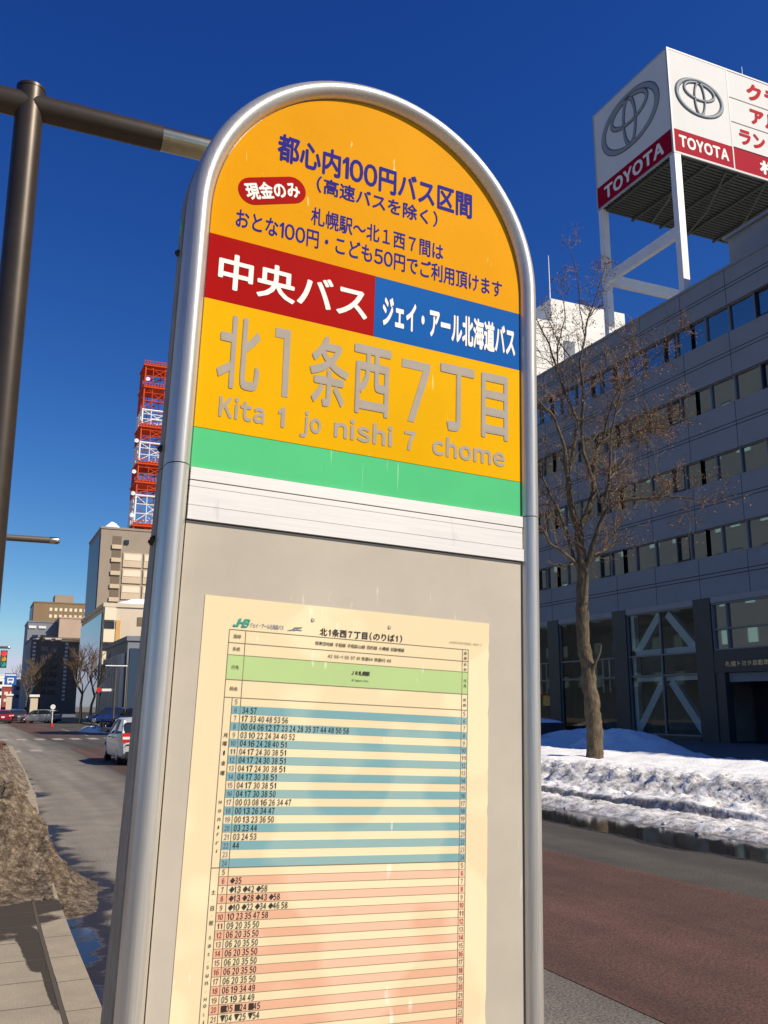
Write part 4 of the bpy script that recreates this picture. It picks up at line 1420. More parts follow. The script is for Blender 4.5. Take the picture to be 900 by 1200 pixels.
for k, pts in TR.items():
    d0, d1 = DEP[k]
    P = [(Vector((x, d0 + (d1 - d0) * i / (len(pts) - 1), z)), r) for i, (x, z, r) in enumerate(pts)]
    if k == 'trunk':
        Q = []
        for i in range(len(P) - 1):
            for j in range(5):
                t = j / 5
                p = P[i][0].lerp(P[i + 1][0], t)
                r = P[i][1] + (P[i + 1][1] - P[i][1]) * t
                Q.append((p + Vector((rt.gauss(0, .008), rt.gauss(0, .008), 0)), r * (1 + 0.05 * noise.noise(p * 4))))
        Q.append(P[-1])
        Q.insert(0, (P[0][0] + Vector((0, 0, -0.45)), P[0][1] * 1.15))
        tk.tube([q[0] for q in Q], [q[1] for q in Q], 16)
        tv = [Vector(v) for v in tk.v]
        tk.v = [tuple(v + Vector((noise.noise(v * 6), noise.noise(v * 6 + Vector((9, 0, 0))), 0)) * 0.03) for v in tv]
        continue
    P = wiggle(P, 0.018, rt)
    lb.tube([q[0] for q in P], [q[1] for q in P], 7)
    leafy = 0.75 if k in ('limbRR', 'limbRR2', 'limbRR3', 'limbRL3', 'low1', 'thirdR') else 0.34
    n = len(P)
    for i in range(1, n):
        frac = i / (n - 1)
        low_ = P[i][0].z < 11.3
        cnt = 1 if rt.random() < (0.45 if low_ else 0.15) else 0
        if P[i][1] < 0.045 and rt.random() < (0.95 if low_ else 0.6):
            cnt += 1
        if k == 'stub':
            cnt = 0
        for _ in range(cnt):
            dirn = (P[i][0] - P[i - 1][0]).normalized()
            ax = Vector((rt.uniform(-1, 1), rt.uniform(-1, 1), rt.uniform(-.4, 1))).normalized()
            grow(tw, lf, P[i][0], (dirn * .7 + ax).normalized(), rt.uniform(.35, .95) * (1.0 if low_ else 0.6), min(0.012, P[i][1] * .55), 0, rt, leafy * (0.4 + frac))
    if k != 'stub':
        grow(tw, lf, P[-1][0], (P[-1][0] - P[-2][0]).normalized(), 0.6 if P[-1][0].z < 11.5 else 0.3, P[-1][1], 0, rt, leafy)
tk.build('trunk', M['bark'], tree, True, 60)
lb.build('limbs', M['bark'], tree, True, 60)
tw.build('twigs', M['twig'], tree)
lf.build('dry_leaves', M['dry_leaf'], tree)


def small_tree(name, label, loc, h, seed, group=None, spread=0.26):
    rnd = random.Random(seed)
    o = thing(name, label, 'tree', loc, rnd.uniform(0, 6), group)
    t, c = MB(), MB()
    pts = [Vector((rnd.gauss(0, .04) * i, rnd.gauss(0, .04) * i, h * 0.42 * i / 4)) for i in range(5)]
    t.tube(pts, [0.17, 0.15, 0.13, 0.12, 0.11], 8)
    t.build('trunk', M['bark'], o, True, 60)

    def rec(p, d, l, r, lev):
        q1 = p + d * l * .5 + Vector((rnd.gauss(0, .05), rnd.gauss(0, .05), 0)) * l
        q2 = p + (d + Vector((rnd.gauss(0, .12), rnd.gauss(0, .12), .1))).normalized() * l
        c.tube([p, q1, q2], [r, r * .8, r * .5], 4, caps=False)
        if lev < 4:
            for _ in range(rnd.randint(3, 4)):
                nd = (d + Vector((rnd.gauss(0, .5), rnd.gauss(0, .5), rnd.gauss(0.25, .3)))).normalized()
                rec(p.lerp(q2, rnd.uniform(.4, 1)), nd, l * rnd.uniform(.55, .8), max(0.02, r * .55), lev + 1)
    for k in range(6):
        a = 2 * pi * k / 6 + rnd.uniform(-.4, .4)
        rec(pts[-1 - (k % 2)], Vector((cos(a) * spread * 1.8, sin(a) * spread * 1.8, 1)).normalized(), h * .24, .07, 1)
    c.build('crown', M['twig'], o)
    return o


small_tree('bare_tree', 'slim bare tree with a pale trunk beside the snow island, left of a pair', (11.1, 105.5, 0.1), 9.5, 3, 'bare trees up the street')
small_tree('bare_tree', 'slim bare tree beside the parked blue car, right of a pair', (12.1, 104.5, 0.1), 8.8, 5, 'bare trees up the street')
small_tree('bare_tree', 'rusty-looking bare tree in front of the dark louvred block', (9.3, 141.0, 0.1), 10.5, 8, 'bare trees up the street', 0.34)
small_tree('bare_tree', 'fuzzy bare tree at the left edge of the dark louvred block', (8.2, 158.0, 0.1), 9.5, 11, 'bare trees up the street', 0.3)


# ================================================================ BUILDINGS UP THE STREET
def fmat(name, col, **k):
    return mat(name, col, k.pop('rough', 0.8), var=k.pop('var', 0.06), scale=k.pop('scale', 0.15), **k)


M['far_tan'] = fmat('tan_stone_wall', (0.33, 0.265, 0.20))
M['far_cream'] = fmat('cream_wall', (0.62, 0.49, 0.33))
M['far_cream2'] = fmat('pale_cream_wall', (0.62, 0.52, 0.40))
M['far_brown'] = fmat('brown_stone_wall', (0.25, 0.165, 0.085))
M['far_grey'] = fmat('blue_grey_wall', (0.20, 0.215, 0.25))
M['far_pink'] = fmat('pink_beige_wall', (0.50, 0.36, 0.26))
M['far_dark'] = fmat('dark_brick_wall', (0.18, 0.14, 0.11))
M['far_white'] = fmat('white_wall', (0.80, 0.78, 0.72))
M['far_blue'] = mat('dark_blue_panel', (0.03, 0.055, 0.10), 0.4)
M['far_glass'] = mat('sky_blue_glass', (0.05, 0.12, 0.26), 0.08, spec=1.0)
M['far_win'] = mat('dark_window', (0.03, 0.03, 0.035), 0.1, spec=0.8)
M['far_lit'] = mat('pale_blind_window', (0.80, 0.70, 0.52), 0.5)
M['far_brownwin'] = mat('brown_window', (0.20, 0.145, 0.09), 0.3)
M['fin'] = mat('pale_fin', (0.72, 0.68, 0.62), 0.6)


def building(name, label, x0, x1, y0, y1, h, wall, side=None, base=0.0, cat='building'):
    o = thing(name, label, cat, (x0, y0, base))
    mb = MB()
    mb.box(0, x1 - x0, 0, y1 - y0, 0, h, 0)
    if side:
        mb.mi[4] = 1
    mb.box(-0.15, x1 - x0 + 0.15, -0.15, y1 - y0 + 0.15, h, h + 0.5, 0)
    w = mb.build('wall', [wall] + ([side] if side else []), o)
    return o


def front_windows(o, m, xs_, zs_, w, h, d=0.08, name='window'):
    for z in zs_:
        for x in xs_:
            MB().box(x, x + w, -d, 0.0 - 0.001, z, z + h).build(name, m, o)


def side_windows(o, m, ys_, zs_, w, h, d=0.08, name='window'):
    for z in zs_:
        for y_ in ys_:
            MB().box(-d, -0.001, y_, y_ + w, z, z + h).build(name, m, o)


# low dark block with vertical fins on its street side
o = building('low_office', 'low dark corner block with upright pale fins and a navy end wall', 15.0, 30, 101, 118, 8.7, M['far_grey'], None)
MB().box(0.25, 14.5, -0.10, -0.002, 0.4, 7.9).build('navy_panel', M['far_blue'], o)
MB().box(-0.10, -0.002, 0.6, 16.4, 0.4, 7.4).build('glass_wall', M['far_win'], o)
for k in range(9):
    MB().box(-0.45, -0.11, 0.9 + k * 1.85, 1.15 + k * 1.85, 0.4, 7.4).build('fin', M['fin'], o)

# white block with a glass flank
o = building('glass_sided_office', 'cream office block with sky-blue glass flank and a snowy roof', 14.8, 34, 121, 147, 14.3, M['far_cream2'])
MB().box(-0.12, -0.002, 1.4, 25.8, 1.0, 13.6).build('glass_flank', M['far_glass'], o)
front_windows(o, M['far_lit'], [0.05], [12.6, 9.8, 7.0, 4.2], 1.35, 1.6, 0.35, 'balcony')
front_windows(o, M['far_win'], [0.1], [11.5, 8.7, 5.9, 3.1], 1.25, 0.9, 0.1)
MB().box(1.55, 2.1, -0.12, -0.002, 0.5, 12.6).build('ochre_pilaster', fmat('ochre_wall', (0.62, 0.36, 0.12)), o)
front_windows(o, M['far_brownwin'], [4.2, 6.6], [12.0, 9.6, 7.2], 0.65, 1.1)
heap('roof_snow', 19.5, 124.0, 5.2, 2.6, 1.1, M['snow_clean'], 'white snow lying on the roof of the cream glass-sided office', 'roof snow', seed=2, z=14.7)

# tall tan hotel tower
o = building('hotel_tower', 'tall tan tower with a stair-window column and beige panels', 25.0, 60, 219, 243, 42.7, M['far_tan'])
MB().box(-0.15, -0.002, 1.0, 23, 2, 41.5).build('dark_flank', M['far_blue'], o)
zs_ = [41.4 - 3.1 * k - 2.2 for k in range(11)]
front_windows(o, M['far_brownwin'], [2.7], zs_, 2.0, 1.9, 0.06)
front_windows(o, M['far_cream'], [2.6], [z + 1.95 for z in zs_[1:]], 2.2, 0.95, 0.35, 'ledge')
for k, z in enumerate([36.8, 33.0, 29.2, 25.4, 21.6, 17.8]):
    for xa, xb in ((5.3, 9.6), (10.1, 15.0), (15.4, 22.0), (22.4, 30.0)):
        MB().box(xa, xb, -0.2, -0.002, z - 2.9, z + 0.45).build('beige_panel', M['far_cream'], o)
        MB().box(xa + 0.2, xb - 0.2, -0.26, -0.202, z - 1.3, z + 0.1).build('window', M['far_lit'], o)
front_windows(o, M['far_win'], [5.4], [39.3], 1.0, 1.0, 0.3)
heap('roof_snow', 27.6, 220.5, 2.6, 1.2, 1.7, M['snow_clean'], 'small white snow lump on the roof edge of the tan tower', 'roof snow', seed=6, z=43.0)

# red and white lattice tower
M['tower_red'] = mat('orange_red_steel', (0.58, 0.065, 0.014), 0.6, spec=0.2)
M['tower_white'] = mat('white_steel', (0.80, 0.78, 0.74), 0.5)
tw_ = thing('lattice_tower', 'red and white lattice radio tower rising behind the tan tower', 'radio tower', (33.2, 226, 40.6))
lv = [(0.0, 2.4, 0), (2.6, 5.2, 0), (5.2, 12.0, 1), (12.0, 15.6, 0), (15.6, 20.2, 0), (20.2, 25.0, 1), (25.0, 29.4, 0), (29.4, 33.2, 1), (33.2, 39.4, 0), (40.0, 45.0, 0)]
for z0, z1, c_ in lv:
    z0, z1 = z0 * 1.06, z1 * 1.06
    tp = 0.022
    S0, S1 = 0.0 + z0 * tp, 0.0 + z1 * tp
    ww = 9.0
    mb = MB()
    c0 = [(S0, S0), (ww - S0, S0), (ww - S0, ww - S0), (S0, ww - S0)]
    c1 = [(S1, S1), (ww - S1, S1), (ww - S1, ww - S1), (S1, ww - S1)]
    for a, b_ in zip(c0, c1):
        mb.tube([(*a, z0), (*b_, z1 - 0.02)], 0.24, 6)
    for i in range(4):
        a, b_ = c1[i], c1[(i + 1) % 4]
        mb.tube([(*a, z1 - 0.3), (*b_, z1 - 0.3)], 0.26, 6)
        mb.tube([(*c0[i], z0 + 0.1), (*c1[(i + 1) % 4], z1 - 0.35)], 0.11, 5)
        mb.tube([(*c0[(i + 1) % 4], z0 + 0.1), (*c1[i], z1 - 0.35)], 0.11, 5)
    for q_ in (0.33, 0.66):
        for (ax_, ay_) in ((ww * q_, S0), (ww * q_, ww - S0), (S0, ww * q_), (ww - S0, ww * q_)):
            mb.tube([(ax_, ay_, z0), (ax_, ay_, z1 - 0.3)], 0.12, 5)
        zz_ = z0 + (z1 - z0) * q_
        for i in range(4):
            a, b_ = c0[i], c0[(i + 1) % 4]
            mb.tube([(*a, zz_), (*b_, zz_)], 0.12, 5)
    if c_ == 0:
        mb.box(S1 - 0.5, ww - S1 + 0.5, S1 - 0.5, ww - S1 + 0.5, z1 - 0.95, z1 - 0.62)
        for k in range(12):
            xx = S1 - 0.4 + k * (ww - 2 * S1 + 0.8) / 11
            mb.box(xx, xx + 0.08, S1 - 0.5, S1 - 0.42, z1 - 0.6, z1 + 0.4)
        mb.box(S1 - 0.5, ww - S1 + 0.5, S1 - 0.5, S1 - 0.4, z1 + 0.3, z1 + 0.42)
    mb.build('lattice_section', M['tower_white'] if c_ else M['tower_red'], tw_)
for k, (px_, pz_) in enumerate(((-0.6, 12.5), (-0.5, 26.0), (-0.7, 18.0), (1.4, 42.5), (-0.6, 7.0))):
    mb = MB()
    mb.tube([(px_, -0.5, pz_), (px_, -0.95, pz_ + 0.1), (px_, -1.0, pz_ + 0.1)], [0.2, 0.55, 0.5], 14)
    mb.build('dish_antenna', M['tower_white'], tw_, True, 40)

# brown hotel far up the street
o = building('brown_hotel', 'far brown hotel with rows of square pale windows and a roof penthouse', 21.0, 42, 400, 425, 43.6, M['far_brown'])
MB().box(-0.2, -0.002, 1, 24, 2, 42.5).build('dark_flank', M['far_blue'], o)
MB().box(8.2, 15.6, 3, 14, 44.1, 47.5).build('penthouse', M['far_tan'], o)
front_windows(o, M['far_lit'], [6.2 + 1.95 * k for k in range(8)], [40.4, 37.6, 34.8, 32.0], 1.05, 1.3)
# grey-blue block with a pinkish stepped wing
o = building('grey_office', 'blue-grey office block with snow along its ledges before the brown hotel', 16.0, 25.5, 330, 350, 29.6, M['far_grey'])
front_windows(o, M['far_win'], [1.6, 4.2], [24.5, 20.8], 1.8, 0.9)
front_windows(o, M['far_white'], [0.3, 3.4], [27.6, 23.0], 2.3, 0.8, 0.3, 'snowy_ledge')
o = building('pink_office', 'small pinkish block catching sun beside the blue-grey office', 25.6, 36, 326, 345, 30.9, M['far_pink'])
front_windows(o, M['far_win'], [7.2], [25.0, 21.5], 1.6, 3.0)
# dark louvred block
o = building('dark_office', 'dark brick office block with glinting louvre columns', 13.9, 34, 263, 292, 19.6, M['far_dark'], M['far_grey'])
for x in (0.5, 8.2):
    for k in range(15):
        MB().box(x + 0.5 * (x > 5), x + 0.75 + 0.5 * (x > 5), -0.3, -0.002, 3.4 + k * 1.05, 4.0 + k * 1.05).build('louvre', M['fin'], o)
front_windows(o, M['far_win'], [2.6, 5.0], [16.4 - 2.3 * k for k in range(6)], 1.9, 1.2)
front_windows(o, M['far_brownwin'], [9.9, 11.6], [18.0 - 2.3 * k for k in range(7)], 1.2, 1.1)
front_windows(o, M['far_white'], [0.3, 3.4, 6.0], [19.3], 1.6, 0.5, 0.35, 'snowy_ledge')
# pale far block by the vanishing point
o = building('white_block', 'pale sunlit block at the far end of the street', 12.5, 21, 520, 545, 17.5, M['far_white'])
front_windows(o, M['far_win'], [1.0, 3.5, 6.0], [13, 9.5, 6], 1.6, 1.6)
o = building('red_block', 'small red-fronted shop block at the far end of the street', 14.0, 20, 470, 480, 10.5, mat('red_wall', (0.35, 0.06, 0.05), 0.8))
front_windows(o, M['far_lit'], [0.8, 3.2], [7.2, 4.0], 1.6, 1.4)
o = building('lilac_block', 'low lilac-grey slope-roofed block at the far end of the street', 17.5, 27, 440, 460, 13.0, fmat('lilac_wall', (0.24, 0.23, 0.31)))
front_windows(o, M['far_win'], [1.0, 4.0, 7.0], [9, 5.5], 1.5, 1.4)

# bright white stepped block behind the bare tree
o = thing('white_tower', 'sunlit white stepped building behind the bare tree, with a rooftop mast', 'building', (60, 95, 0))
mb = MB().box(0, 26, 0, 22, 0, 52.1)
mb.box(7.0, 19.3, 0.3, 18, 52.1, 55.6)
mb.build('wall', M['far_white'], o)
sm_ = MB()
for z in (45.2, 47.6, 50.0):
    sm_.box(0, 8.4, -0.03, -0.001, z, z + 0.07)
sm_.build('wall_seams', M['sign_seam'], o)
MB().box(8.6, 10.3, -0.1, -0.001, 44.5, 49.7).build('window', M['far_grey'], o)
MB().box(11.6, 13.0, -0.1, -0.001, 46.6, 48.2).build('window', M['far_grey'], o)
MB().tube([(8.1, 2, 55.6), (8.1, 2, 62.9)], [0.10, 0.05], 6).build('mast', M['white_metal'], o)

# office block across the street (outside the frame; seen in the window glass)
o = building('opposite_office', 'beige office block with blue-green windows on the near side of the street', -32, -15, 72, 170, 43.0, fmat('beige_grey_tile', (0.11, 0.135, 0.145)))
M['sky_sheen_win'] = mat('painted_sky_window', (0.36, 0.60, 0.58), 0.3)  # sky mirrored in these panes is painted in as a pale blue-green
for z in (4.5, 9.0, 13.5, 18.0, 22.5, 27.0, 31.5, 36.0):
    for k in range(23):
        MB().box(17.001, 17.06, 2.0 + k * 4.1, 3.4 + k * 4.1, z, z + 1.7).build('window', M['sky_sheen_win'], o)
        MB().box(17.001, 17.09, 1.9 + k * 4.1, 3.5 + k * 4.1, z + 1.71, z + 1.95).build('window_hood', M['groove'], o)

# ================================================================ VEHICLES
M['tyre'] = mat('black_tyre', (0.02, 0.02, 0.02), 0.9)
M['rim'] = mat('alloy_rim', (0.45, 0.45, 0.46), 0.35, 0.9)
M['car_glass'] = mat('tinted_car_glass', (0.02, 0.025, 0.03), 0.03, spec=0.9)
M['car_trim'] = mat('black_car_trim', (0.02, 0.02, 0.022), 0.5)
M['tail_red'] = mat('red_tail_lens', (0.55, 0.02, 0.01), 0.15)
M['lens_clear'] = mat('clear_lens', (0.75, 0.75, 0.74), 0.12)
M['plate'] = mat('number_plate', (0.75, 0.75, 0.72), 0.5)


def paint(name, col):
    m = mat(name, col, 0.28)
    m.node_tree.nodes['Principled BSDF'].inputs['Coat Weight'].default_value = 0.6
    m.node_tree.nodes['Principled BSDF'].inputs['Coat Roughness'].default_value = 0.05
    return m


def make_car(name, label, pm, loc, rotz, L=4.4, W=1.72, H=1.46, group=None, hatch=0.2):
    """front at +y; origin on the road at the car's centre"""
    o = thing(name, label, 'car', loc, rotz, group)
    hl, hw = L / 2, W / 2
    # body: lofted cross-sections, rear to front: (y, half width, z bottom, z top)
    st = [(-hl, .80, .42, .70), (-hl + .04, .90, .30, .88), (-hl + .16, .965, .22, .97), (-hl + .5, 1.0, .18, .99), (-hl + 1.2, 1.0, .17, .97), (0, 1.0, .17, .94),
          (.7, 1.0, .17, .93), (hl - 1.15, .99, .17, .90), (hl - .6, .97, .18, .82), (hl - .2, .90, .20, .72), (hl - .04, .80, .27, .60), (hl, .70, .36, .50)]
    mb = MB()
    n = 14
    v = []
    for y_, wf, zb, zt in st:
        w_ = hw * wf
        ring = [(-w_ * .86, zb), (-w_ * .97, zb + .06), (-w_, zb + .22), (-w_ * .995, zb + (zt - zb) * .62), (-w_ * .955, zt - .05), (-w_ * .87, zt), (-w_ * .4, zt + .015)]
        ring = ring + [(-x, z) for x, z in ring[::-1]]
        v += [(x, y_, z) for x, z in ring]
    f = []
    for i in range(len(st) - 1):
        for k in range(n):
            f.append((i * n + k, i * n + (k + 1) % n, (i + 1) * n + (k + 1) % n, (i + 1) * n + k))
    f.append(tuple(range(n - 1, -1, -1)))
    f.append(tuple((len(st) - 1) * n + k for k in range(n)))
    mb.add(v, f)
    mb.build('body', pm, o, True, 32)
    # greenhouse glass and roof
    gl = [(-hl + .14, .84, .95, .93), (-hl + .14 + hatch * 1.2, .80, .95, 1.24), (-hl + .62 + hatch, .74, .95, H - .06), (-.2, .75, .93, H - .02), (.35, .73, .93, H - .05), (1.18, .80, .92, .93)]
    mb = MB()
    v = []
    for y_, wf, zb, zt in gl:
        wb, wt = hw * .90, hw * wf
        wt = wb + (wt - wb) * (zt - zb) / (H - .95)
        v += [(-wb, y_, zb - .03), (-wt, y_, zt), (wt, y_, zt), (wb, y_, zb - .03)]
    f = []
    for i in range(len(gl) - 1):
        for k in range(3):
            f.append((i * 4 + k, (i + 1) * 4 + k, (i + 1) * 4 + k + 1, i * 4 + k + 1))
    mb.add(v, f)
    mb.build('windows', M['car_glass'], o, True, 25)
    rf = MB()
    rv = []
    rs = [(-hl + .30 + hatch, 1.30), (-hl + .62 + hatch, H - .045), (-.9, H), (-.2, H), (.35, H - .03), (.52, H - .14)]
    for y_, z in rs:
        w_ = hw * (.775 if z > H - .1 else .80)
        rv += [(-w_ * 1.02, y_, z - .05), (-w_ * .93, y_, z), (0, y_, z + .02), (w_ * .93, y_, z), (w_ * 1.02, y_, z - .05)]
    rfc = []
    for i in range(len(rs) - 1):
        for k in range(4):
            rfc.append((i * 5 + k, (i + 1) * 5 + k, (i + 1) * 5 + k + 1, i * 5 + k + 1))
    rf.add(rv, rfc)
    for sx in (-1, 1):
        rf.tube([(sx * hw * .90, -hl + .18, .94), (sx * hw * .80, -hl + .45 + hatch, H - .1)], .055, 6)
        rf.tube([(sx * hw * .895, 1.15, .92), (sx * hw * .765, .42, H - .10)], .035, 6)
        rf.tube([(sx * hw * .905, -.25, .93), (sx * hw * .785, -.28, H - .06)], .035, 6)
    rf.build('roof', pm, o, True, 50)
    for sx in (-1, 1):
        for yy in (-hl + .80, hl - .85):
            t = MB().tube([(sx * (hw - .20), yy, .315), (sx * (hw - .015), yy, .315)], .315, 22).build('wheel', M['tyre'], o, True, 40)
            r = MB().tube([(sx * (hw - .016), yy, .315), (sx * (hw + .004), yy, .315)], [.205, .19], 16)
            r.build('rim', M['rim'], t, True, 40)
        ar = MB()
        mr = MB()
        mr.add([(sx * hw * .93, .98, .93), (sx * (hw + .20), .95, .95), (sx * (hw + .22), .93, 1.12), (sx * hw * .95, .96, 1.05),
                (sx * hw * .93, .86, .93), (sx * (hw + .18), .85, .95), (sx * (hw + .20), .84, 1.12), (sx * hw * .95, .86, 1.05)],
               [(0, 1, 2, 3), (7, 6, 5, 4), (0, 4, 5, 1), (1, 5, 6, 2), (2, 6, 7, 3), (3, 7, 4, 0)])
        mr.build('wing_mirror', M['car_trim'], o)
        tl = MB()
        x0, x1 = sorted((sx * hw * .66, sx * hw * .955))
        tl.box(x0, x1, -hl + .0, -hl + .30, .70, .98, 0)
        tl.box(x0 + .01, x1 - .02, -hl - .012, -hl, .79, .87, 1)
        tl.build('tail_light', [M['tail_red'], M['lens_clear']], o)
        hlg = MB()
        hlg.box(min(sx * hw * .5, sx * hw * .84), max(sx * hw * .5, sx * hw * .84), hl - .30, hl - .055, .56, .70)
        hlg.build('headlight', M['lens_clear'], o)
        dh = MB()
        for yy in (-.55, .35):
            dh.box(min(sx * hw * .98, sx * (hw + .02)), max(sx * hw * .98, sx * (hw + .02)), yy, yy + .18, .80, .83)
        dh.build('door_handle', M['car_trim'], o)
    MB().box(-.80 * hw, .80 * hw, -hl - .03, -hl + .1, .24, .42).build('rear_bumper', M['car_trim'], o)
    MB().box(-.17, .17, -hl - .02, -hl + .03, .60, .77).build('number_plate', M['plate'], o)
    return o


white_paint, red_paint, dark_paint, navy_paint = paint('white_car_paint', (0.66, 0.65, 0.62)), paint('dark_red_car_paint', (0.25, 0.01, 0.02)), paint('charcoal_car_paint', (0.035, 0.035, 0.04)), paint('navy_car_paint', (0.01, 0.03, 0.16))
make_car('parked_car', 'white hatchback seen from behind, half hidden by the bus sign', white_paint, (5.30, 32.3, 0.004), 0.0, L=4.4, W=1.74, H=1.44)
make_car('distant_car', 'dark red car waiting at the far left edge of the street', red_paint, (3.5, 111, 0), 0.0, W=1.8)
make_car('distant_car', 'charcoal car in the queue between the red and white cars', dark_paint, (5.3, 116, 0), 0.03)
make_car('distant_car', 'white car turning across the far junction, longest of the pale queue', white_paint, (7.4, 112, 0), 0.9, L=4.7)
make_car('distant_car', 'white car farther up the street behind the turning one', white_paint, (6.0, 138, 0), 0.0)
make_car('distant_car', 'dark blue car parked in shade behind the snow island, nearer the bare tree pair', navy_paint, (13.3, 99, 0.12), 1.2, H=1.6)
make_car('distant_car', 'dark blue car parked in shade by the low dark block, beside the white hatchback', navy_paint, (14.0, 88, 0.12), 0.5, H=1.55)

# ================================================================ STREET FURNITURE
M['lamp_grey'] = mat('grey_brown_lamp_metal', (0.16, 0.13, 0.10), 0.45, 0.5)


def street_lamp(label, loc, h, reach, r=0.075):
    o = thing('street_lamp', label, 'street lamp', loc, 0, 'street lamps along the left kerb')
    MB().tube([(0, 0, 0), (0, 0, h + 0.25)], [0.10, 0.07], 12).build('pole', M['lamp_grey'], o, True, 40)
    MB().tube([(0, 0, h), (reach * 0.55, 0, h)], 0.05, 10).build('arm', M['lamp_grey'], o, True, 40)
    MB().tube([(reach * 0.5, 0, h), (reach - 0.25, 0, h)], r, 12).build('lamp_head', M['lamp_grey'], o, True, 40)
    MB().tube([(reach - 0.249, 0, h), (reach - 0.06, 0, h), (reach, 0, h)], [r * 1.08, r * 1.08, r * .7], 12).build('end_cap', M['steel'], o, True, 40)
    return o


street_lamp('tubular street lamp arm poking out from behind the bronze pole', (-0.8, 25, 0.146), 5.90, 2.62, 0.085)
street_lamp('farther tubular street lamp arm at the left edge, above the traffic light', (-0.6, 70, 0.12), 5.75, 2.95, 0.09)

tl = thing('traffic_light', 'upright traffic light showing red at the left edge of the street', 'traffic light', (0.3, 60, 0.12))
MB().tube([(0, 0, 0), (0, 0, 4.9)], 0.07, 10).build('pole', M['lamp_grey'], tl, True, 40)
MB().tube([(0, 0, 4.55), (1.2, 0, 4.55)], 0.04, 8).build('arm', M['lamp_grey'], tl, True, 40)
MB().box(1.2, 1.58, -0.12, 0.12, 3.95, 4.98).build('housing', mat('dark_green_housing', (0.03, 0.05, 0.05), 0.5), tl)
for zc, c_, e in ((4.78, (0.75, 0.02, 0.02), 1.2), (4.46, (0.55, 0.30, 0.02), 0), (4.14, (0.02, 0.32, 0.30), 0)):
    m_ = mat('signal_lens', c_, 0.3)
    if e:
        m_.node_tree.nodes['Principled BSDF'].inputs['Emission Color'].default_value = (*c_, 1)
        m_.node_tree.nodes['Principled BSDF'].inputs['Emission Strength'].default_value = e
    MB().tube([(1.39, -0.121, zc), (1.39, -0.14, zc)], [0.15, 0.13], 14).build('lens', m_, tl, True, 40)
    MB().tube([(1.39, -0.12, zc + 0.15), (1.39, -0.32, zc + 0.13)], [0.03, 0.02], 6).build('visor', M['car_trim'], tl)

bs = thing('blue_road_sign', 'square blue road sign with a white bus pictogram, high over the far lanes', 'road sign', (2.0, 80, 0.1))
MB().tube([(-1.5, 0, 0), (-1.5, 0, 5.0)], 0.07, 8).build('pole', M['lamp_grey'], bs, True, 40)
MB().tube([(-1.5, 0, 3.9), (1.5, 0, 3.9)], 0.04, 8).build('arm', M['white_metal'], bs, True, 40)
bp_ = MB().box(0.45, 1.35, -0.09, -0.05, 3.4, 4.3).build('blue_panel', mat('road_sign_blue', (0.01, 0.12, 0.42), 0.4), bs)
pm_ = MB()
pm_.box(0.66, 1.14, -0.097, -0.091, 3.58, 3.72).box(0.66, 1.14, -0.097, -0.091, 3.86, 3.95).box(0.66, 0.74, -0.097, -0.091, 3.72, 3.86).box(1.06, 1.14, -0.097, -0.091, 3.72, 3.86).box(0.70, 0.80, -0.097, -0.091, 3.50, 3.575).box(1.0, 1.10, -0.097, -0.091, 3.50, 3.575)
pm_.box(0.50, 1.30, -0.0965, -0.091, 4.12, 4.22)
pm_.build('pictogram', M['far_white'], bp_)

rs = thing('round_sign', 'round pale disc sign on a thin pole at the far junction', 'road sign', (7.05, 90, 0.02))
MB().tube([(0, 0, 0), (0, 0, 1.7)], 0.035, 8).build('pole', M['white_metal'], rs, True, 40)
MB().tube([(0, -0.03, 1.75), (0, 0.0, 1.75)], 0.22, 18).build('disc', M['sign_white'], rs, True, 30)
MB().tube([(0, 0, 0), (0, 0, 0.32)], [0.16, 0.10], 12).build('red_base', M['tail_red'], rs, True, 40)

ns = thing('hanging_sign', 'red disc and white plate sign hung on an arm before the low dark block', 'road sign', (11.6, 84, 0.12))
MB().tube([(0, 0, 0), (0, 0, 5.0)], 0.07, 8).build('pole', M['lamp_grey'], ns, True, 40)
MB().tube([(0, 0, 3.1), (-1.5, 0, 3.1)], 0.035, 8).build('arm', M['lamp_grey'], ns, True, 40)
MB().tube([(-1.35, -0.06, 3.1), (-1.35, -0.03, 3.1)], 0.22, 18).build('red_disc', M['tail_red'], ns, True, 30)
MB().box(-1.10, -0.30, -0.06, -0.036, 2.99, 3.21).build('white_plate', M['sign_white'], ns)
ls = thing('street_lamp', 'pale street lamp arm in front of the finned low block', 'street lamp', (13.2, 88, 0.12), 0, 'street lamps along the right kerb')
MB().tube([(0, 0, 0), (0, 0, 5.6)], [0.09, 0.06], 10).build('pole', M['lamp_grey'], ls, True, 40)
MB().tube([(0, 0, 5.35), (-2.0, 0, 5.35)], 0.06, 10).build('arm', M['white_metal'], ls, True, 40)

for lab, x, y_, h_ in (('cream stone gatepost right of the white car queue', 7.6, 127, 3.0), ('narrow cream gatepost beyond the dark red car', 6.2, 170, 3.6)):
    gp = thing('gate_post', lab, 'post', (x, y_, 0.0))
    MB().box(-0.45, 0.45, -0.4, 0.4, 0, h_).build('shaft', M['far_cream2'], gp)
    MB().box(-0.6, 0.6, -0.55, 0.55, h_ + 0.002, h_ + 0.3).build('cap', M['far_white'], gp)

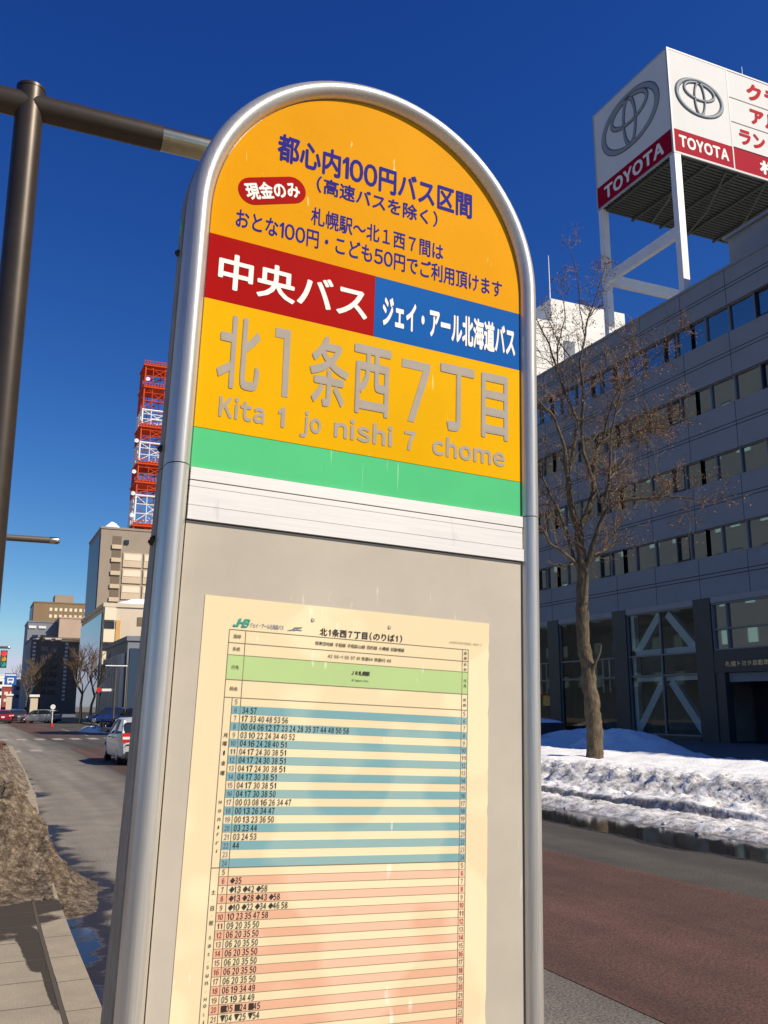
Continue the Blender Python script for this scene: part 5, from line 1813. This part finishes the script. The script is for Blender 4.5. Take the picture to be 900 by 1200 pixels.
ys_sign = thing('yellow_sign', 'pale yellow shop sign on a post beyond the white hatchback', 'shop sign', (13.6, 78, 0.12))
MB().tube([(0, 0, 0), (0, 0, 2.0)], 0.06, 8).build('post', M['lamp_grey'], ys_sign, True, 40)
MB().box(-0.6, 0.6, -0.12, 0.12, 1.75, 2.75).build('panel', mat('pale_yellow_panel', (0.72, 0.66, 0.34), 0.5), ys_sign)

# snow island with a dark bush at the junction
xs = frange(7.0, 13.5, 0.12)
ysn = frange(66, 78, 0.15)
def isl(x, y_):
    d = ((x - 10.4) / 3.1) ** 2 + ((y_ - 72) / 5.6) ** 2
    p = 1 - sstep(0.45, 1.0, d)
    return -0.05 + 0.34 * p + 0.16 * p * fbm(x * 1.3, y_ * 1.3) if p > 0 else -0.1
M['snow_island'] = snow_material('greying_snow', (0.80, 0.79, 0.78), (0.26, 0.22, 0.17), scale=1.3, bias=-0.02)
tag(sheet_grid(xs, ysn, isl).build('snow_island', M['snow_island'], smooth=True, angle=180), 'grubby snow island with dark brush in the far junction', 'snow pile')
bu = thing('bush', 'dark leafless bush poking from the snow island', 'bush', (10.0, 70.5, 0.1))
bmsh = MB()
rb = random.Random(3)
for k in range(150):
    a = rb.uniform(0, 2 * pi)
    b0 = Vector((rb.gauss(0, .6), rb.gauss(0, .3), 0))
    e = b0 + Vector((cos(a) * .5, sin(a) * .4, rb.uniform(.4, .95)))
    bmsh.tube([b0, b0.lerp(e, .5) + Vector((rb.gauss(0, .05), 0, .06)), e], [.03, .022, .01], 4, caps=False)
bmsh.build('stems', mat('dark_brush', (0.06, 0.045, 0.03), 0.9), bu)

# rusty guard post at the left edge, on the kerb
gpst = thing('guard_post', 'rusty brown guard post on the kerb at the left edge', 'bollard', (0.98, 30.3, 0.146))
M['rust'] = mat('rusty_brown_steel', (0.10, 0.05, 0.03), 0.8, var=0.3, scale=8)
MB().tube([(0, 0, 0), (0, 0, 0.62)], 0.07, 10).build('post', M['rust'], gpst, True, 40)
MB().tube([(-1.4, 0, 0.60), (0.06, 0, 0.60), (0.16, 0, 0.55)], [0.06, 0.07, 0.03], 10).build('rail', M['rust'], gpst, True, 40)

bpy.data.objects.remove(_go)
bpy.data.curves.remove(_cu)
